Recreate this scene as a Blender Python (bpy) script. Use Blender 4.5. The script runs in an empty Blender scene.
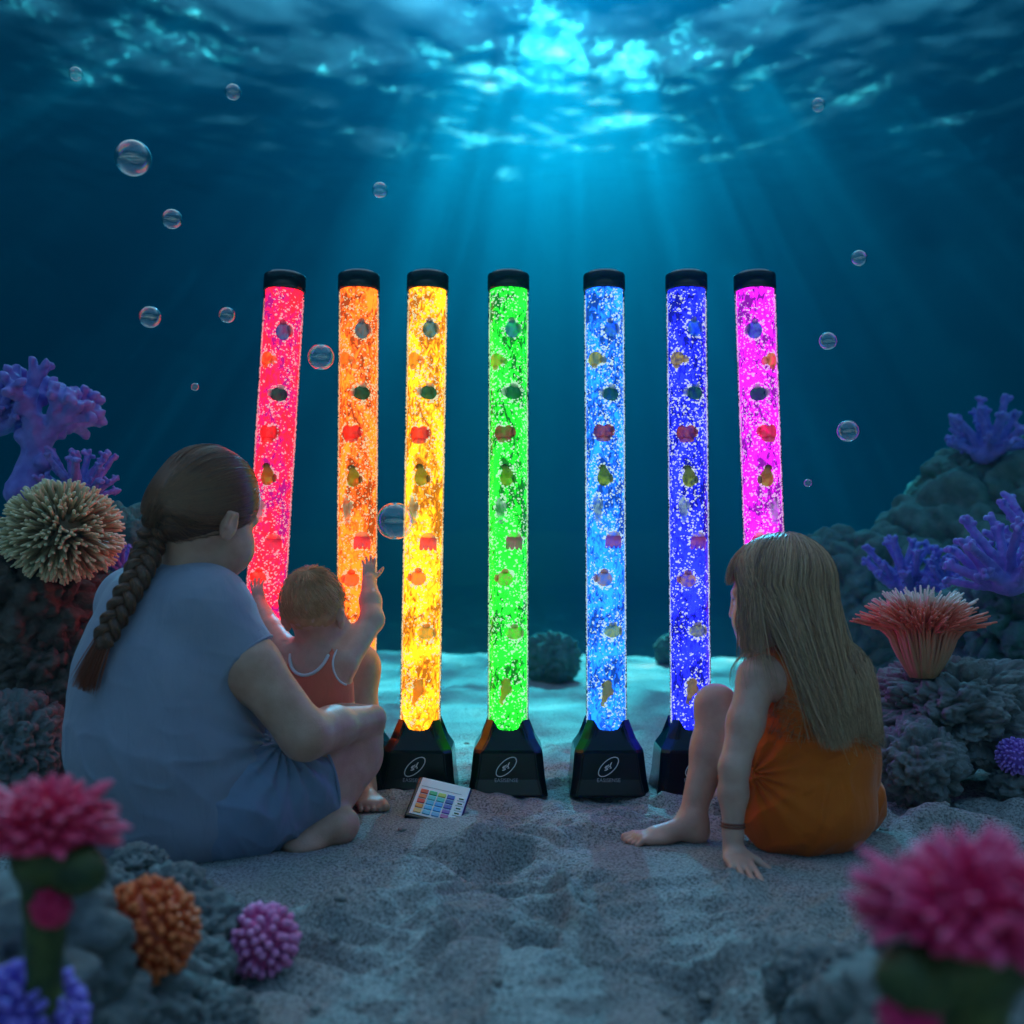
import bpy, math, random
import numpy as np
from mathutils import Vector, Matrix

R = math.radians
scene = bpy.context.scene
C = scene.collection

# ------------------------------------------------------------------ camera frame
FPX = 1100.0
CAM = np.array([0.0, 0.0, 0.62])
TILT = R(2.5)
FWD = np.array([0, math.cos(TILT), math.sin(TILT)])
UPV = np.array([0, -math.sin(TILT), math.cos(TILT)])
RGT = np.array([1.0, 0, 0])


def P(px, py, d):
    """a measured point of the photograph at depth d (metres)"""
    return CAM + d * (FWD + (px - 512) / FPX * RGT + (512 - py) / FPX * UPV)


def ground_at(px, py):
    v = FWD + (px - 512) / FPX * RGT + (512 - py) / FPX * UPV
    t = -CAM[2] / v[2]
    return CAM + t * v


# ------------------------------------------------------------------ noise
def _hash(ix, iy, iz, seed):
    h = (ix.astype(np.int64) * 374761393 + iy.astype(np.int64) * 668265263 + iz.astype(np.int64) * 2147483647 + seed * 144665) & 0xFFFFFFFF
    h = ((h ^ (h >> 13)) * 1274126177) & 0xFFFFFFFF
    h = ((h ^ (h >> 16)) * 2246822519) & 0xFFFFFFFF
    return ((h ^ (h >> 15)) & 0xFFFFFF) / float(0xFFFFFF)


def vnoise(p, seed=0):
    """smooth value noise in -1..1, p (N,3)"""
    i = np.floor(p)
    f = p - i
    u = f * f * f * (f * (f * 6 - 15) + 10)
    ix, iy, iz = i[:, 0], i[:, 1], i[:, 2]
    r = 0
    for dx in (0, 1):
        wx = u[:, 0] if dx else 1 - u[:, 0]
        for dy in (0, 1):
            wy = u[:, 1] if dy else 1 - u[:, 1]
            for dz in (0, 1):
                wz = u[:, 2] if dz else 1 - u[:, 2]
                r = r + wx * wy * wz * _hash(ix + dx, iy + dy, iz + dz, seed)
    return r * 2 - 1


def fbm(p, octaves=4, seed=0, gain=0.5):
    a, s, t = 1.0, 0, 0
    for k in range(octaves):
        s = s + a * vnoise(p * (2.03 ** k) + 17.3 * k, seed + k)
        t += a
        a *= gain
    return s / t


def worley(p, seed=0):
    """distance to the nearest jittered cell point"""
    i = np.floor(p)
    best = np.full(len(p), 9.0)
    for dx in (-1, 0, 1):
        for dy in (-1, 0, 1):
            for dz in (-1, 0, 1):
                c = i + np.array([dx, dy, dz])
                q = c + np.stack([_hash(c[:, 0], c[:, 1], c[:, 2], seed + s) for s in (11, 23, 37)], 1)
                best = np.minimum(best, ((q - p) ** 2).sum(1))
    return np.sqrt(best)


# ------------------------------------------------------------------ mesh helpers
def mesh_np(name, verts, faces, smooth=True):
    """verts (N,3); faces (M,k) array, or a list of lists"""
    me = bpy.data.meshes.new(name)
    verts = np.asarray(verts, np.float32)
    if isinstance(faces, np.ndarray):
        k = faces.shape[1]
        me.vertices.add(len(verts))
        me.vertices.foreach_set('co', verts.ravel())
        me.loops.add(faces.size)
        me.loops.foreach_set('vertex_index', faces.astype(np.int32).ravel())
        me.polygons.add(len(faces))
        me.polygons.foreach_set('loop_start', np.arange(0, faces.size, k, dtype=np.int32))
        me.polygons.foreach_set('loop_total', np.full(len(faces), k, np.int32))
        me.update(calc_edges=True)
    else:
        me.from_pydata([tuple(v) for v in verts.tolist()], [], [list(f) for f in faces])
        me.update()
    me.validate()
    if smooth and len(me.polygons):
        me.polygons.foreach_set('use_smooth', np.ones(len(me.polygons), bool))
    return me


def link(name, me, mat=None, parent=None):
    o = bpy.data.objects.new(name, me)
    C.objects.link(o)
    if mat is not None:
        if len(me.materials) == 0:
            me.materials.append(mat)
        else:
            o.material_slots[0].link = 'OBJECT'
            o.material_slots[0].material = mat
    if parent is not None:
        o.parent = parent
    return o


def tag(o, label=None, cat=None, group=None, kind=None):
    if label: o['label'] = label
    if cat: o['category'] = cat
    if group: o['group'] = group
    if kind: o['kind'] = kind
    return o


def empty(name, loc=(0, 0, 0), label=None, cat=None, group=None):
    o = bpy.data.objects.new(name, None)
    C.objects.link(o)
    o.location = Vector([float(x) for x in loc])
    return tag(o, label, cat, group)


class Acc:
    """collects pieces into one vertex / face list (faces of one size)"""
    def __init__(self):
        self.v, self.f, self.n = [], [], 0

    def add(self, v, f):
        v = np.asarray(v, float)
        self.v.append(v)
        self.f.append(np.asarray(f, int) + self.n)
        self.n += len(v)

    def mesh(self, name, smooth=True):
        return mesh_np(name, np.concatenate(self.v), np.concatenate(self.f), smooth)


def frames(pts):
    pts = np.asarray(pts, float)
    t = np.gradient(pts, axis=0)
    t /= np.linalg.norm(t, axis=1)[:, None] + 1e-12
    a = np.array([0, 0, 1.0]) if abs(t[0][2]) < 0.9 else np.array([1.0, 0, 0])
    n = np.cross(t[0], a)
    n /= np.linalg.norm(n)
    N = []
    for k in range(len(pts)):
        n = n - t[k] * np.dot(n, t[k])
        n /= np.linalg.norm(n) + 1e-12
        N.append(n)
    N = np.array(N)
    return t, N, np.cross(t, N)


def tube(pts, rad, seg=8, cap=True):
    """quad tube with closed rounded ends; rad scalar or per point"""
    pts = np.asarray(pts, float)
    rad = np.broadcast_to(np.asarray(rad, float), (len(pts),)).copy()
    if cap:
        t0 = pts[0] - pts[1]; t0 /= np.linalg.norm(t0) + 1e-12
        t1 = pts[-1] - pts[-2]; t1 /= np.linalg.norm(t1) + 1e-12
        pts = np.concatenate([[pts[0] + t0 * rad[0] * .55], pts, [pts[-1] + t1 * rad[-1] * .55, pts[-1] + t1 * rad[-1] * .8]])
        rad = np.concatenate([[rad[0] * .35], rad, [rad[-1] * .7, rad[-1] * .12]])
    T, N, B = frames(pts)
    a = np.linspace(0, 2 * math.pi, seg, endpoint=False)
    ring = np.cos(a)[None, :, None] * N[:, None, :] + np.sin(a)[None, :, None] * B[:, None, :]
    v = (pts[:, None, :] + ring * rad[:, None, None]).reshape(-1, 3)
    f = []
    for i in range(len(pts) - 1):
        for j in range(seg):
            k = (j + 1) % seg
            f.append((i * seg + j, i * seg + k, (i + 1) * seg + k, (i + 1) * seg + j))
    return v, np.array(f)


def strands_mesh(name, curves, r0, r1=0.2, seg=3):
    """curves (S,K,3): many thin tubes as one mesh, radius tapering r0 -> r0*r1"""
    S, K, _ = curves.shape
    t = np.gradient(curves, axis=1)
    t /= np.linalg.norm(t, axis=2)[..., None] + 1e-9
    ref = np.tile(np.array([0.31, -0.87, 0.38]), (S, K, 1))
    n = np.cross(t, ref); n /= np.linalg.norm(n, axis=2)[..., None] + 1e-9
    b = np.cross(t, n)
    r0 = np.broadcast_to(np.asarray(r0, float), (S,))
    rr = r0[:, None] * (1 - (1 - r1) * np.linspace(0, 1, K)[None, :] ** 2)
    a = np.linspace(0, 2 * math.pi, seg, endpoint=False)
    v = curves[:, :, None, :] + rr[:, :, None, None] * (np.cos(a)[None, None, :, None] * n[:, :, None, :] + np.sin(a)[None, None, :, None] * b[:, :, None, :])
    s, k, j = np.meshgrid(np.arange(S), np.arange(K - 1), np.arange(seg), indexing='ij')
    j2 = (j + 1) % seg
    idx = lambda s, k, j: (s * K + k) * seg + j
    f = np.stack([idx(s, k, j), idx(s, k, j2), idx(s, k + 1, j2), idx(s, k + 1, j)], -1).reshape(-1, 4)
    return mesh_np(name, v.reshape(-1, 3), f)


def lathe(profile, seg=48):
    """profile [(r,z)...] revolved about z"""
    pr = np.array(profile, float)
    a = np.linspace(0, 2 * math.pi, seg, endpoint=False)
    v = np.stack([pr[:, None, 0] * np.cos(a), pr[:, None, 0] * np.sin(a), np.repeat(pr[:, 1:2], seg, 1)], -1).reshape(-1, 3)
    f = []
    for i in range(len(pr) - 1):
        for j in range(seg):
            k = (j + 1) % seg
            f.append((i * seg + j, i * seg + k, (i + 1) * seg + k, (i + 1) * seg + j))
    return v, np.array(f)


_ICO = {}
def ico(sub):
    if sub not in _ICO:
        import bmesh
        bm = bmesh.new()
        bmesh.ops.create_icosphere(bm, subdivisions=sub, radius=1)
        v = np.array([x.co[:] for x in bm.verts]); f = np.array([[x.index for x in q.verts] for q in bm.faces])
        bm.free()
        _ICO[sub] = (v, f)
    return _ICO[sub]


def box_mesh(name, sx, sy, sz, bevel=0.0, seg=2):
    import bmesh
    bm = bmesh.new()
    bmesh.ops.create_cube(bm, size=1)
    for v in bm.verts:
        v.co.x *= sx; v.co.y *= sy; v.co.z *= sz
    if bevel:
        bmesh.ops.bevel(bm, geom=bm.edges[:], offset=bevel, segments=seg, affect='EDGES', profile=.5)
    me = bpy.data.meshes.new(name)
    bm.to_mesh(me); bm.free()
    return me


# ------------------------------------------------------------------ signed distance modelling
class SDF:
    def __init__(self):
        self.pr = []

    def cone(self, a, b, ra, rb, k=0.02, op=1):
        self.pr.append(('c', np.array(a, float), np.array(b, float), ra, rb, k, op)); return self

    def chain(self, pts, rads, k=0.02):
        for i in range(len(pts) - 1):
            self.cone(pts[i], pts[i + 1], rads[i], rads[i + 1], k)
        return self

    def ell(self, c, r, M=None, k=0.02, op=1):
        M = np.eye(3) if M is None else np.array(M, float)
        self.pr.append(('e', np.array(c, float), np.array(r, float), M, None, k, op)); return self

    @staticmethod
    def _d(pr, p):
        if pr[0] == 'c':
            _, a, b, ra, rb, k, op = pr
            ba = b - a
            L2 = ba @ ba + 1e-12
            pa = p - a
            t = np.clip((pa @ ba) / L2, 0, 1)
            return np.linalg.norm(pa - t[..., None] * ba, axis=-1) - (ra + (rb - ra) * t)
        _, c, r, M, _, k, op = pr
        q = (p - c) @ M.T
        k0 = np.linalg.norm(q / r, axis=-1)
        k1 = np.linalg.norm(q / (r * r), axis=-1) + 1e-9
        return np.where(k0 < 0.2, -r.min() * .8, k0 * (k0 - 1) / k1)

    @staticmethod
    def _bb(pr):
        if pr[0] == 'c':
            _, a, b, ra, rb, k, op = pr
            r = max(ra, rb)
            return np.minimum(a, b) - r, np.maximum(a, b) + r
        _, c, r, M, _, k, op = pr
        e = np.sqrt(((M.T * r) ** 2).sum(1))
        return c - e, c + e

    @staticmethod
    def _mix(f, d, k, op):
        if op > 0:
            if k <= 0: return np.minimum(f, d)
            h = np.maximum(k - np.abs(f - d), 0) / k
            return np.minimum(f, d) - h * h * k * .25
        d = -d
        if k <= 0: return np.maximum(f, d)
        h = np.maximum(k - np.abs(f - d), 0) / k
        return np.maximum(f, d) + h * h * k * .25

    def at(self, p):
        f = np.full(p.shape[:-1], 1.0)
        for pr in self.pr:
            f = self._mix(f, self._d(pr, p), pr[5], pr[6])
        return f

    def grow(self, g):
        s = SDF()
        for pr in self.pr:
            if pr[0] == 'c': s.pr.append(('c', pr[1], pr[2], pr[3] + g, pr[4] + g, pr[5], pr[6]))
            else: s.pr.append(('e', pr[1], pr[2] + g, pr[3], None, pr[5], pr[6]))
        return s

    def bounds(self, pad):
        los, his = zip(*[self._bb(p) for p in self.pr if p[6] > 0])
        return np.min(los, 0) - pad, np.max(his, 0) + pad

    def grid(self, h, lo=None, hi=None):
        if lo is None: lo, hi = self.bounds(3 * h)
        n = np.ceil((hi - lo) / h).astype(int) + 1
        ax = [lo[i] + h * np.arange(n[i]) for i in range(3)]
        F = np.full(n, 0.06, np.float32)
        for pr in self.pr:
            a, b = self._bb(pr)
            m = pr[5] + 4 * h
            i0 = np.clip(np.floor((a - m - lo) / h).astype(int), 0, n)
            i1 = np.clip(np.ceil((b + m - lo) / h).astype(int) + 1, 0, n)
            if (i1 <= i0).any(): continue
            sl = tuple(slice(i0[i], i1[i]) for i in range(3))
            g = np.stack(np.meshgrid(*[ax[i][sl[i]] for i in range(3)], indexing='ij'), -1)
            F[sl] = self._mix(F[sl], self._d(pr, g).astype(np.float32), pr[5], pr[6])
        return F, lo, ax

    def mesh(self, name, h, post=None, lo=None, hi=None, hint=None):
        F, lo, ax = self.grid(h, lo, hi)
        if post is not None:
            near = np.abs(F) < 0.05
            if hint is not None:
                near |= hint.grid(h, lo, hi)[0] < 0.03
            g = np.stack(np.meshgrid(*ax, indexing='ij'), -1)[near]
            F[near] = post(g, F[near])
        v, f = surface_nets(F, lo, h)
        return mesh_np(name, v, f)


def surface_nets(F, lo, h):
    s = F < 0
    nx, ny, nz = F.shape
    c = np.zeros((nx - 1, ny - 1, nz - 1), np.int8)
    for dx in (0, 1):
        for dy in (0, 1):
            for dz in (0, 1):
                c += s[dx:nx - 1 + dx, dy:ny - 1 + dy, dz:nz - 1 + dz]
    act = (c > 0) & (c < 8)
    I = np.argwhere(act)
    idx = np.full(act.shape, -1, np.int64)
    idx[act] = np.arange(len(I))
    acc = np.zeros((len(I), 3)); cnt = np.zeros(len(I))
    cor = [(0, 0, 0), (1, 0, 0), (0, 1, 0), (1, 1, 0), (0, 0, 1), (1, 0, 1), (0, 1, 1), (1, 1, 1)]
    for a in range(8):
        for b in range(a + 1, 8):
            d = np.array(cor[b]) - np.array(cor[a])
            if np.abs(d).sum() != 1: continue
            A = I + cor[a]; B = I + cor[b]
            fa = F[A[:, 0], A[:, 1], A[:, 2]]; fb = F[B[:, 0], B[:, 1], B[:, 2]]
            m = (fa < 0) != (fb < 0)
            t = fa[m] / (fa[m] - fb[m])
            acc[m] += np.array(cor[a]) + t[:, None] * d
            cnt[m] += 1
    v = lo + h * (I + acc / cnt[:, None])
    Q = []
    for ax in range(3):
        o1, o2 = [(1, 2), (2, 0), (0, 1)][ax]
        sl0 = [slice(None)] * 3; sl1 = [slice(None)] * 3
        sl0[ax] = slice(0, -1); sl1[ax] = slice(1, None)
        a, b = s[tuple(sl0)], s[tuple(sl1)]
        E = np.argwhere(a != b)
        ok = (E[:, o1] > 0) & (E[:, o2] > 0) & (E[:, o1] < F.shape[o1] - 1) & (E[:, o2] < F.shape[o2] - 1)
        E = E[ok]
        flip = a[E[:, 0], E[:, 1], E[:, 2]]
        def cell(d1, d2):
            e = E.copy(); e[:, o1] -= d1; e[:, o2] -= d2
            return idx[e[:, 0], e[:, 1], e[:, 2]]
        q = np.stack([cell(1, 1), cell(0, 1), cell(0, 0), cell(1, 0)], 1)
        q[~flip] = q[~flip][:, ::-1]
        Q.append(q)
    Q = np.concatenate(Q)
    return v, Q[(Q >= 0).all(1)]


# ------------------------------------------------------------------ material helpers
def new_mat(name):
    m = bpy.data.materials.new(name)
    m.use_nodes = True
    nt = m.node_tree
    nt.nodes.clear()
    out = nt.nodes.new('ShaderNodeOutputMaterial')
    return m, nt, out


def N(nt, kind, **kw):
    n = nt.nodes.new(kind)
    for k, v in kw.items():
        if k in n.inputs.keys(): n.inputs[k].default_value = v
        else: setattr(n, k, v)
    return n


def ramp(nt, fac, stops):
    r = nt.nodes.new('ShaderNodeValToRGB')
    e = r.color_ramp.elements
    while len(e) > 1: e.remove(e[-1])
    e[0].position, e[0].color = stops[0][0], (*stops[0][1], 1)
    for p, c in stops[1:]:
        x = e.new(p); x.color = (*c, 1)
    nt.links.new(fac, r.inputs[0])
    return r.outputs[0]


def pbr(name, col, rough=0.6, col2=None, scale=20, detail=4, bump=0.0, bscale=None, spec=0.5, sss=0.0, sssr=(1, .3, .15), sheen=0.0, stretch=None, metallic=0.0, bdist=0.004):
    m, nt, out = new_mat(name)
    b = N(nt, 'ShaderNodeBsdfPrincipled', Roughness=rough, Metallic=metallic)
    b.inputs['Specular IOR Level'].default_value = spec
    if sss:
        b.inputs['Subsurface Weight'].default_value = sss
        b.inputs['Subsurface Radius'].default_value = sssr
        b.inputs['Subsurface Scale'].default_value = 0.012
    if sheen:
        b.inputs['Sheen Weight'].default_value = sheen
    tc = N(nt, 'ShaderNodeTexCoord')
    vec = tc.outputs['Object']
    if stretch:
        mp = N(nt, 'ShaderNodeMapping'); mp.inputs['Scale'].default_value = stretch
        nt.links.new(vec, mp.inputs[0]); vec = mp.outputs[0]
    if col2 is not None:
        nz = N(nt, 'ShaderNodeTexNoise', Scale=scale, Detail=detail); nt.links.new(vec, nz.inputs['Vector'])
        nt.links.new(ramp(nt, nz.outputs['Fac'], [(.32, col), (.68, col2)]), b.inputs['Base Color'])
    else:
        b.inputs['Base Color'].default_value = (*col, 1)
    if bump:
        n2 = N(nt, 'ShaderNodeTexNoise', Scale=bscale or scale * 4, Detail=4); nt.links.new(vec, n2.inputs['Vector'])
        bp = N(nt, 'ShaderNodeBump', Strength=bump, Distance=bdist); nt.links.new(n2.outputs['Fac'], bp.inputs['Height'])
        nt.links.new(bp.outputs[0], b.inputs['Normal'])
    nt.links.new(b.outputs[0], out.inputs[0])
    return m
WORLD_STRENGTH = 0.062
SUN_STRENGTH = 4.3
EXPOSURE = 2.6
HAZE_D = 0.047
HAZE_G = 0.915
HAZE_C = (.0025, .150, .235, 1)
HAZE_A = (.16, .42, .54, 1)
WATER_RAMP = [(.47, (.008, .05, .085)), (.53, (.010, .085, .135)), (.56, (.03, .34, .45)), (.60, (.04, .62, .80)), (.66, (.14, .84, 1)), (.71, (.16, .86, 1)), (.74, (.9, .98, 1))]
TUBE_E = 2.3 * 2 ** -EXPOSURE
BUB_E = 1.35 * 2 ** -EXPOSURE
# ------------------------------------------------------------------ camera, world, sun, haze
cd = bpy.data.cameras.new('camera')
cam = bpy.data.objects.new('camera', cd)
C.objects.link(cam)
cam.location = CAM
cam.rotation_euler = (R(90) + TILT, 0, 0)
cd.sensor_width = 36
cd.lens = 36 * FPX / 1024
cd.clip_end = 500
cd.clip_start = 0.05
cd.dof.use_dof = True
cd.dof.focus_distance = 2.75
cd.dof.aperture_fstop = 2.3
scene.camera = cam

SUN_EL, SUN_AZ = R(36), R(2.8)
w = bpy.data.worlds.new('World')
scene.world = w
w.use_nodes = True
nt = w.node_tree
bg = nt.nodes['Background']
sky = nt.nodes.new('ShaderNodeTexSky')
sky.sky_type = 'NISHITA'
sky.sun_disc = False
sky.sun_elevation = SUN_EL
sky.sun_rotation = SUN_AZ
sky.dust_density = 5
nt.links.new(sky.outputs[0], bg.inputs[0])
bg.inputs[1].default_value = WORLD_STRENGTH

sl = bpy.data.lights.new('sun', 'SUN')
sl.energy = SUN_STRENGTH
sl.angle = R(0.5)
sl.color = (1, .95, .88)
so = bpy.data.objects.new('sun', sl)
C.objects.link(so)
sd = Vector((math.sin(SUN_AZ) * math.cos(SUN_EL), math.cos(SUN_AZ) * math.cos(SUN_EL), math.sin(SUN_EL)))
so.rotation_euler = sd.to_track_quat('Z', 'Y').to_euler()
so.location = sd * 30

vs = scene.view_settings
vs.view_transform = 'Standard'
vs.look = 'None'
vs.gamma = 1
vs.use_curve_mapping = False
vs.exposure = EXPOSURE
cy = scene.cycles
cy.use_denoising = True
cy.max_bounces = 8
cy.diffuse_bounces = 3
cy.glossy_bounces = 3
cy.transmission_bounces = 6
cy.transparent_max_bounces = 16
cy.volume_bounces = 0
cy.sample_clamp_indirect = 4
cy.caustics_reflective = False
cy.caustics_refractive = False

m, nt, out = new_mat('sea_water_air')
pv = N(nt, 'ShaderNodeVolumePrincipled', Density=HAZE_D, Anisotropy=HAZE_G)
pv.inputs['Color'].default_value = HAZE_C
pv.inputs['Absorption Color'].default_value = HAZE_A
nt.links.new(pv.outputs[0], out.inputs['Volume'])
me = box_mesh('haze', 480, 330, 22)
hz = link('haze', me, m)
hz.location = (0, 130, -1.8)
tag(hz, kind='stuff')

# ------------------------------------------------------------------ water surface seen from below
WZ = 8.0
m, nt, out = new_mat('water_surface')
tc = N(nt, 'ShaderNodeTexCoord')
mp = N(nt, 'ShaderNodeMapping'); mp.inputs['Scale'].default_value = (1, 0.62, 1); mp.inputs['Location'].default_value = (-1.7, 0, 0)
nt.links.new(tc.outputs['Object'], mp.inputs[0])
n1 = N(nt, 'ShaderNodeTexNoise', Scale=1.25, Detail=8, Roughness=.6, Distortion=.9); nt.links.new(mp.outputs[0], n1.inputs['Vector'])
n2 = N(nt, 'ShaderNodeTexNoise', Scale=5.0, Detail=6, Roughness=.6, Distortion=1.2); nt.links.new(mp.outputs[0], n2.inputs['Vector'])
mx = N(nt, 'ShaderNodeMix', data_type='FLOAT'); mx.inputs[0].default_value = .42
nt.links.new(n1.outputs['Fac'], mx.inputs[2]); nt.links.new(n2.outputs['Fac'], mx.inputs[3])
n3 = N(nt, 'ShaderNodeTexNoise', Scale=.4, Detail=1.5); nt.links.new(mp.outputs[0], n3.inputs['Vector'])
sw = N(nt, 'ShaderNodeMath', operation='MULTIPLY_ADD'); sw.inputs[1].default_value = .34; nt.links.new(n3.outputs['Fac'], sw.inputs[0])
# out-of-view mask added: opens overhead for fill, dims sun over the clearing
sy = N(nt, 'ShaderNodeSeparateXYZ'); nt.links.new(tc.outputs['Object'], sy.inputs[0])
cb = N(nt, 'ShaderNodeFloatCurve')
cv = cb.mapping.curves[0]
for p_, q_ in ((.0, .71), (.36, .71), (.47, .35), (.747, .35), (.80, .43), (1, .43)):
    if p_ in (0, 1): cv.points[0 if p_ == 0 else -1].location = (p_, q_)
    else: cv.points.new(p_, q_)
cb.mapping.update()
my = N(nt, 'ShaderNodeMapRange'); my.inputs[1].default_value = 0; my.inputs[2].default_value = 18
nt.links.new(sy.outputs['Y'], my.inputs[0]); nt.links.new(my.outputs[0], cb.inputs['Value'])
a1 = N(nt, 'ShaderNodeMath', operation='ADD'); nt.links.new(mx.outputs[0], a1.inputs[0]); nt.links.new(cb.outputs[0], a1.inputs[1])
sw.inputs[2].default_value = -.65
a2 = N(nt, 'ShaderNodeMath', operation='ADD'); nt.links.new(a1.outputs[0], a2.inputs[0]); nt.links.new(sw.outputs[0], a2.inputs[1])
# bright opening added here to send sun glow and shafts down the middle
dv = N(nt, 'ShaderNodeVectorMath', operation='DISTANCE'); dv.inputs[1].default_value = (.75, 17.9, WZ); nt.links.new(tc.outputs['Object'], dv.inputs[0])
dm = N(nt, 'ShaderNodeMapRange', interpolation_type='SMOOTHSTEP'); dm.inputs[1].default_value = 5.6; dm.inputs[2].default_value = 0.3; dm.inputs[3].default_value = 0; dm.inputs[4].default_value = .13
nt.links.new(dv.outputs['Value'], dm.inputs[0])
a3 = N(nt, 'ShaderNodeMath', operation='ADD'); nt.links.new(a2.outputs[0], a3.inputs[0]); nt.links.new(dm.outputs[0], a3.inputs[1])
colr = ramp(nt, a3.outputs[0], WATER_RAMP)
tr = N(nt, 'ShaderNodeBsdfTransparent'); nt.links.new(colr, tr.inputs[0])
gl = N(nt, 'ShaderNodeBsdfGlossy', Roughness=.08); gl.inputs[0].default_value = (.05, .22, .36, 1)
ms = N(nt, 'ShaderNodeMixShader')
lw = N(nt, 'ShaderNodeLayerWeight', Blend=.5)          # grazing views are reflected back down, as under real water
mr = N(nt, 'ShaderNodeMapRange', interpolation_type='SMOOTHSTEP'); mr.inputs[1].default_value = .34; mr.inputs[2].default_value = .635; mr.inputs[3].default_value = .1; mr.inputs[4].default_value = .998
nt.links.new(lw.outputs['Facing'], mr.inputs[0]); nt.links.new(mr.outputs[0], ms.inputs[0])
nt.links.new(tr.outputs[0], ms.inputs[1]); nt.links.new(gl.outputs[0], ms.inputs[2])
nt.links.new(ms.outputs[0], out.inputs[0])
gx = np.concatenate([np.linspace(-230, -13, 60), np.linspace(-12.8, 12.8, 230), np.linspace(13, 230, 60)])
gy = np.concatenate([np.linspace(-28, -2, 14), np.linspace(-1.8, 22, 230), np.linspace(22.5, 285, 140)])
X, Y = np.meshgrid(gx, gy, indexing='ij')
pp = np.stack([X.ravel() * .9, Y.ravel() * .6, np.zeros(X.size)], 1)
Z = WZ + .10 * fbm(pp, 4, 5)
ii = np.arange(X.size).reshape(X.shape)
f = np.stack([ii[:-1, :-1], ii[1:, :-1], ii[1:, 1:], ii[:-1, 1:]], -1).reshape(-1, 4)
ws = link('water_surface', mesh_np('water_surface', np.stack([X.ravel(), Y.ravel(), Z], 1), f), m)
tag(ws, kind='structure')


# ------------------------------------------------------------------ seabed
FLAT = [(-.62, 2.36, .34), (.66, 2.36, .30), (-.32, 2.62, .22), (.30, 2.34, .16), (-.20, 2.68, .15)]
def seabed_z(x, y):
    x = np.asarray(x, float); y = np.asarray(y, float)
    p = np.stack([x.ravel(), y.ravel(), np.zeros(x.size)], 1)
    wob = p + .07 * np.stack([vnoise(p * 5, 3), vnoise(p * 5, 4), 0 * p[:, 0]], 1)
    q = wob * np.array([5.5, 8.5, 1])
    a = vnoise(q, 8)
    ridge = 1 - np.abs(vnoise(wob * np.array([4.2, 6.5, 1]), 12))
    b = vnoise(wob * np.array([13, 20, 1]), 21)
    c = vnoise(wob * np.array([34, 44, 1]), 22)
    z = .030 * a + .040 * (ridge ** 2 - .5) + .025 * b + .0095 * c
    pit = worley(wob * np.array([4.6, 6.4, 1]), 31)
    z -= .042 * np.clip(1 - pit / .33, 0, 1) ** 1.2
    calm = np.clip((p[:, 1] - 2.45) / .8, 0, 1)
    z *= 1 - .72 * calm
    for fx, fy, fr in FLAT:
        d = np.hypot(p[:, 0] - fx, p[:, 1] - fy) / fr
        z *= np.clip((d - .75) / .5, .12, 1)
    z = z + .040 * np.exp(-((p[:, 0] + .19) ** 2 + (p[:, 1] - 2.82) ** 2) / .0030)
    far = np.clip(p[:, 1] - 7.3, 0, None)
    z = z - 5.2 * (1 - np.exp(-(far / 2.6) ** 2)) + np.clip(p[:, 1] - 4, 0, 3) / 3 * .05 * vnoise(p * .9, 41)
    return z.reshape(x.shape)


def grade(a, b, step, out_to, gr=1.12):
    m = list(np.arange(a, b, step))
    s, x = step, m[-1]
    while x < out_to:
        s = min(s * gr, 3); x += s; m.append(x)
    return m
gx = grade(0, 1.5, .0075, 230)
gx = np.array([-v for v in gx[::-1]] + gx[1:])
gy = grade(1.05, 3.6, .0075, 285)
gb = []
s, x = .0075, 1.05
while x > -24:
    s = min(s * 1.2, 3); x -= s; gb.append(x)
gy = np.array(gb[::-1] + list(gy))
X, Y = np.meshgrid(gx, gy, indexing='ij')
ii = np.arange(X.size).reshape(X.shape)
f = np.stack([ii[:-1, :-1], ii[1:, :-1], ii[1:, 1:], ii[:-1, 1:]], -1).reshape(-1, 4)
m, nt, out = new_mat('sand')
b = N(nt, 'ShaderNodeBsdfPrincipled', Roughness=.9)
b.inputs['Specular IOR Level'].default_value = .25
tc = N(nt, 'ShaderNodeTexCoord')
n1 = N(nt, 'ShaderNodeTexNoise', Scale=6, Detail=6, Roughness=.6); nt.links.new(tc.outputs['Object'], n1.inputs['Vector'])
n2 = N(nt, 'ShaderNodeTexNoise', Scale=170, Detail=3, Roughness=.7); nt.links.new(tc.outputs['Object'], n2.inputs['Vector'])
c1 = ramp(nt, n1.outputs['Fac'], [(.3, (.36, .35, .33)), (.7, (.50, .49, .47))])
c2 = ramp(nt, n2.outputs['Fac'], [(.36, (.35, .33, .32)), (.5, (.95, .95, .95)), (.66, (1.3, 1.3, 1.3))])
mm = N(nt, 'ShaderNodeMix', data_type='RGBA', blend_type='MULTIPLY'); mm.inputs[0].default_value = 1
nt.links.new(c1, mm.inputs[6]); nt.links.new(c2, mm.inputs[7]); nt.links.new(mm.outputs[2], b.inputs['Base Color'])
n3 = N(nt, 'ShaderNodeTexNoise', Scale=120, Detail=5, Roughness=.7); nt.links.new(tc.outputs['Object'], n3.inputs['Vector'])
bp = N(nt, 'ShaderNodeBump', Strength=1.0, Distance=.011); nt.links.new(n3.outputs['Fac'], bp.inputs['Height'])
nt.links.new(bp.outputs[0], b.inputs['Normal'])
nt.links.new(b.outputs[0], out.inputs[0])
sb = link('seabed', mesh_np('seabed', np.stack([X.ravel(), Y.ravel(), seabed_z(X, Y).ravel()], 1), f), m)
tag(sb, kind='structure')
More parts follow.
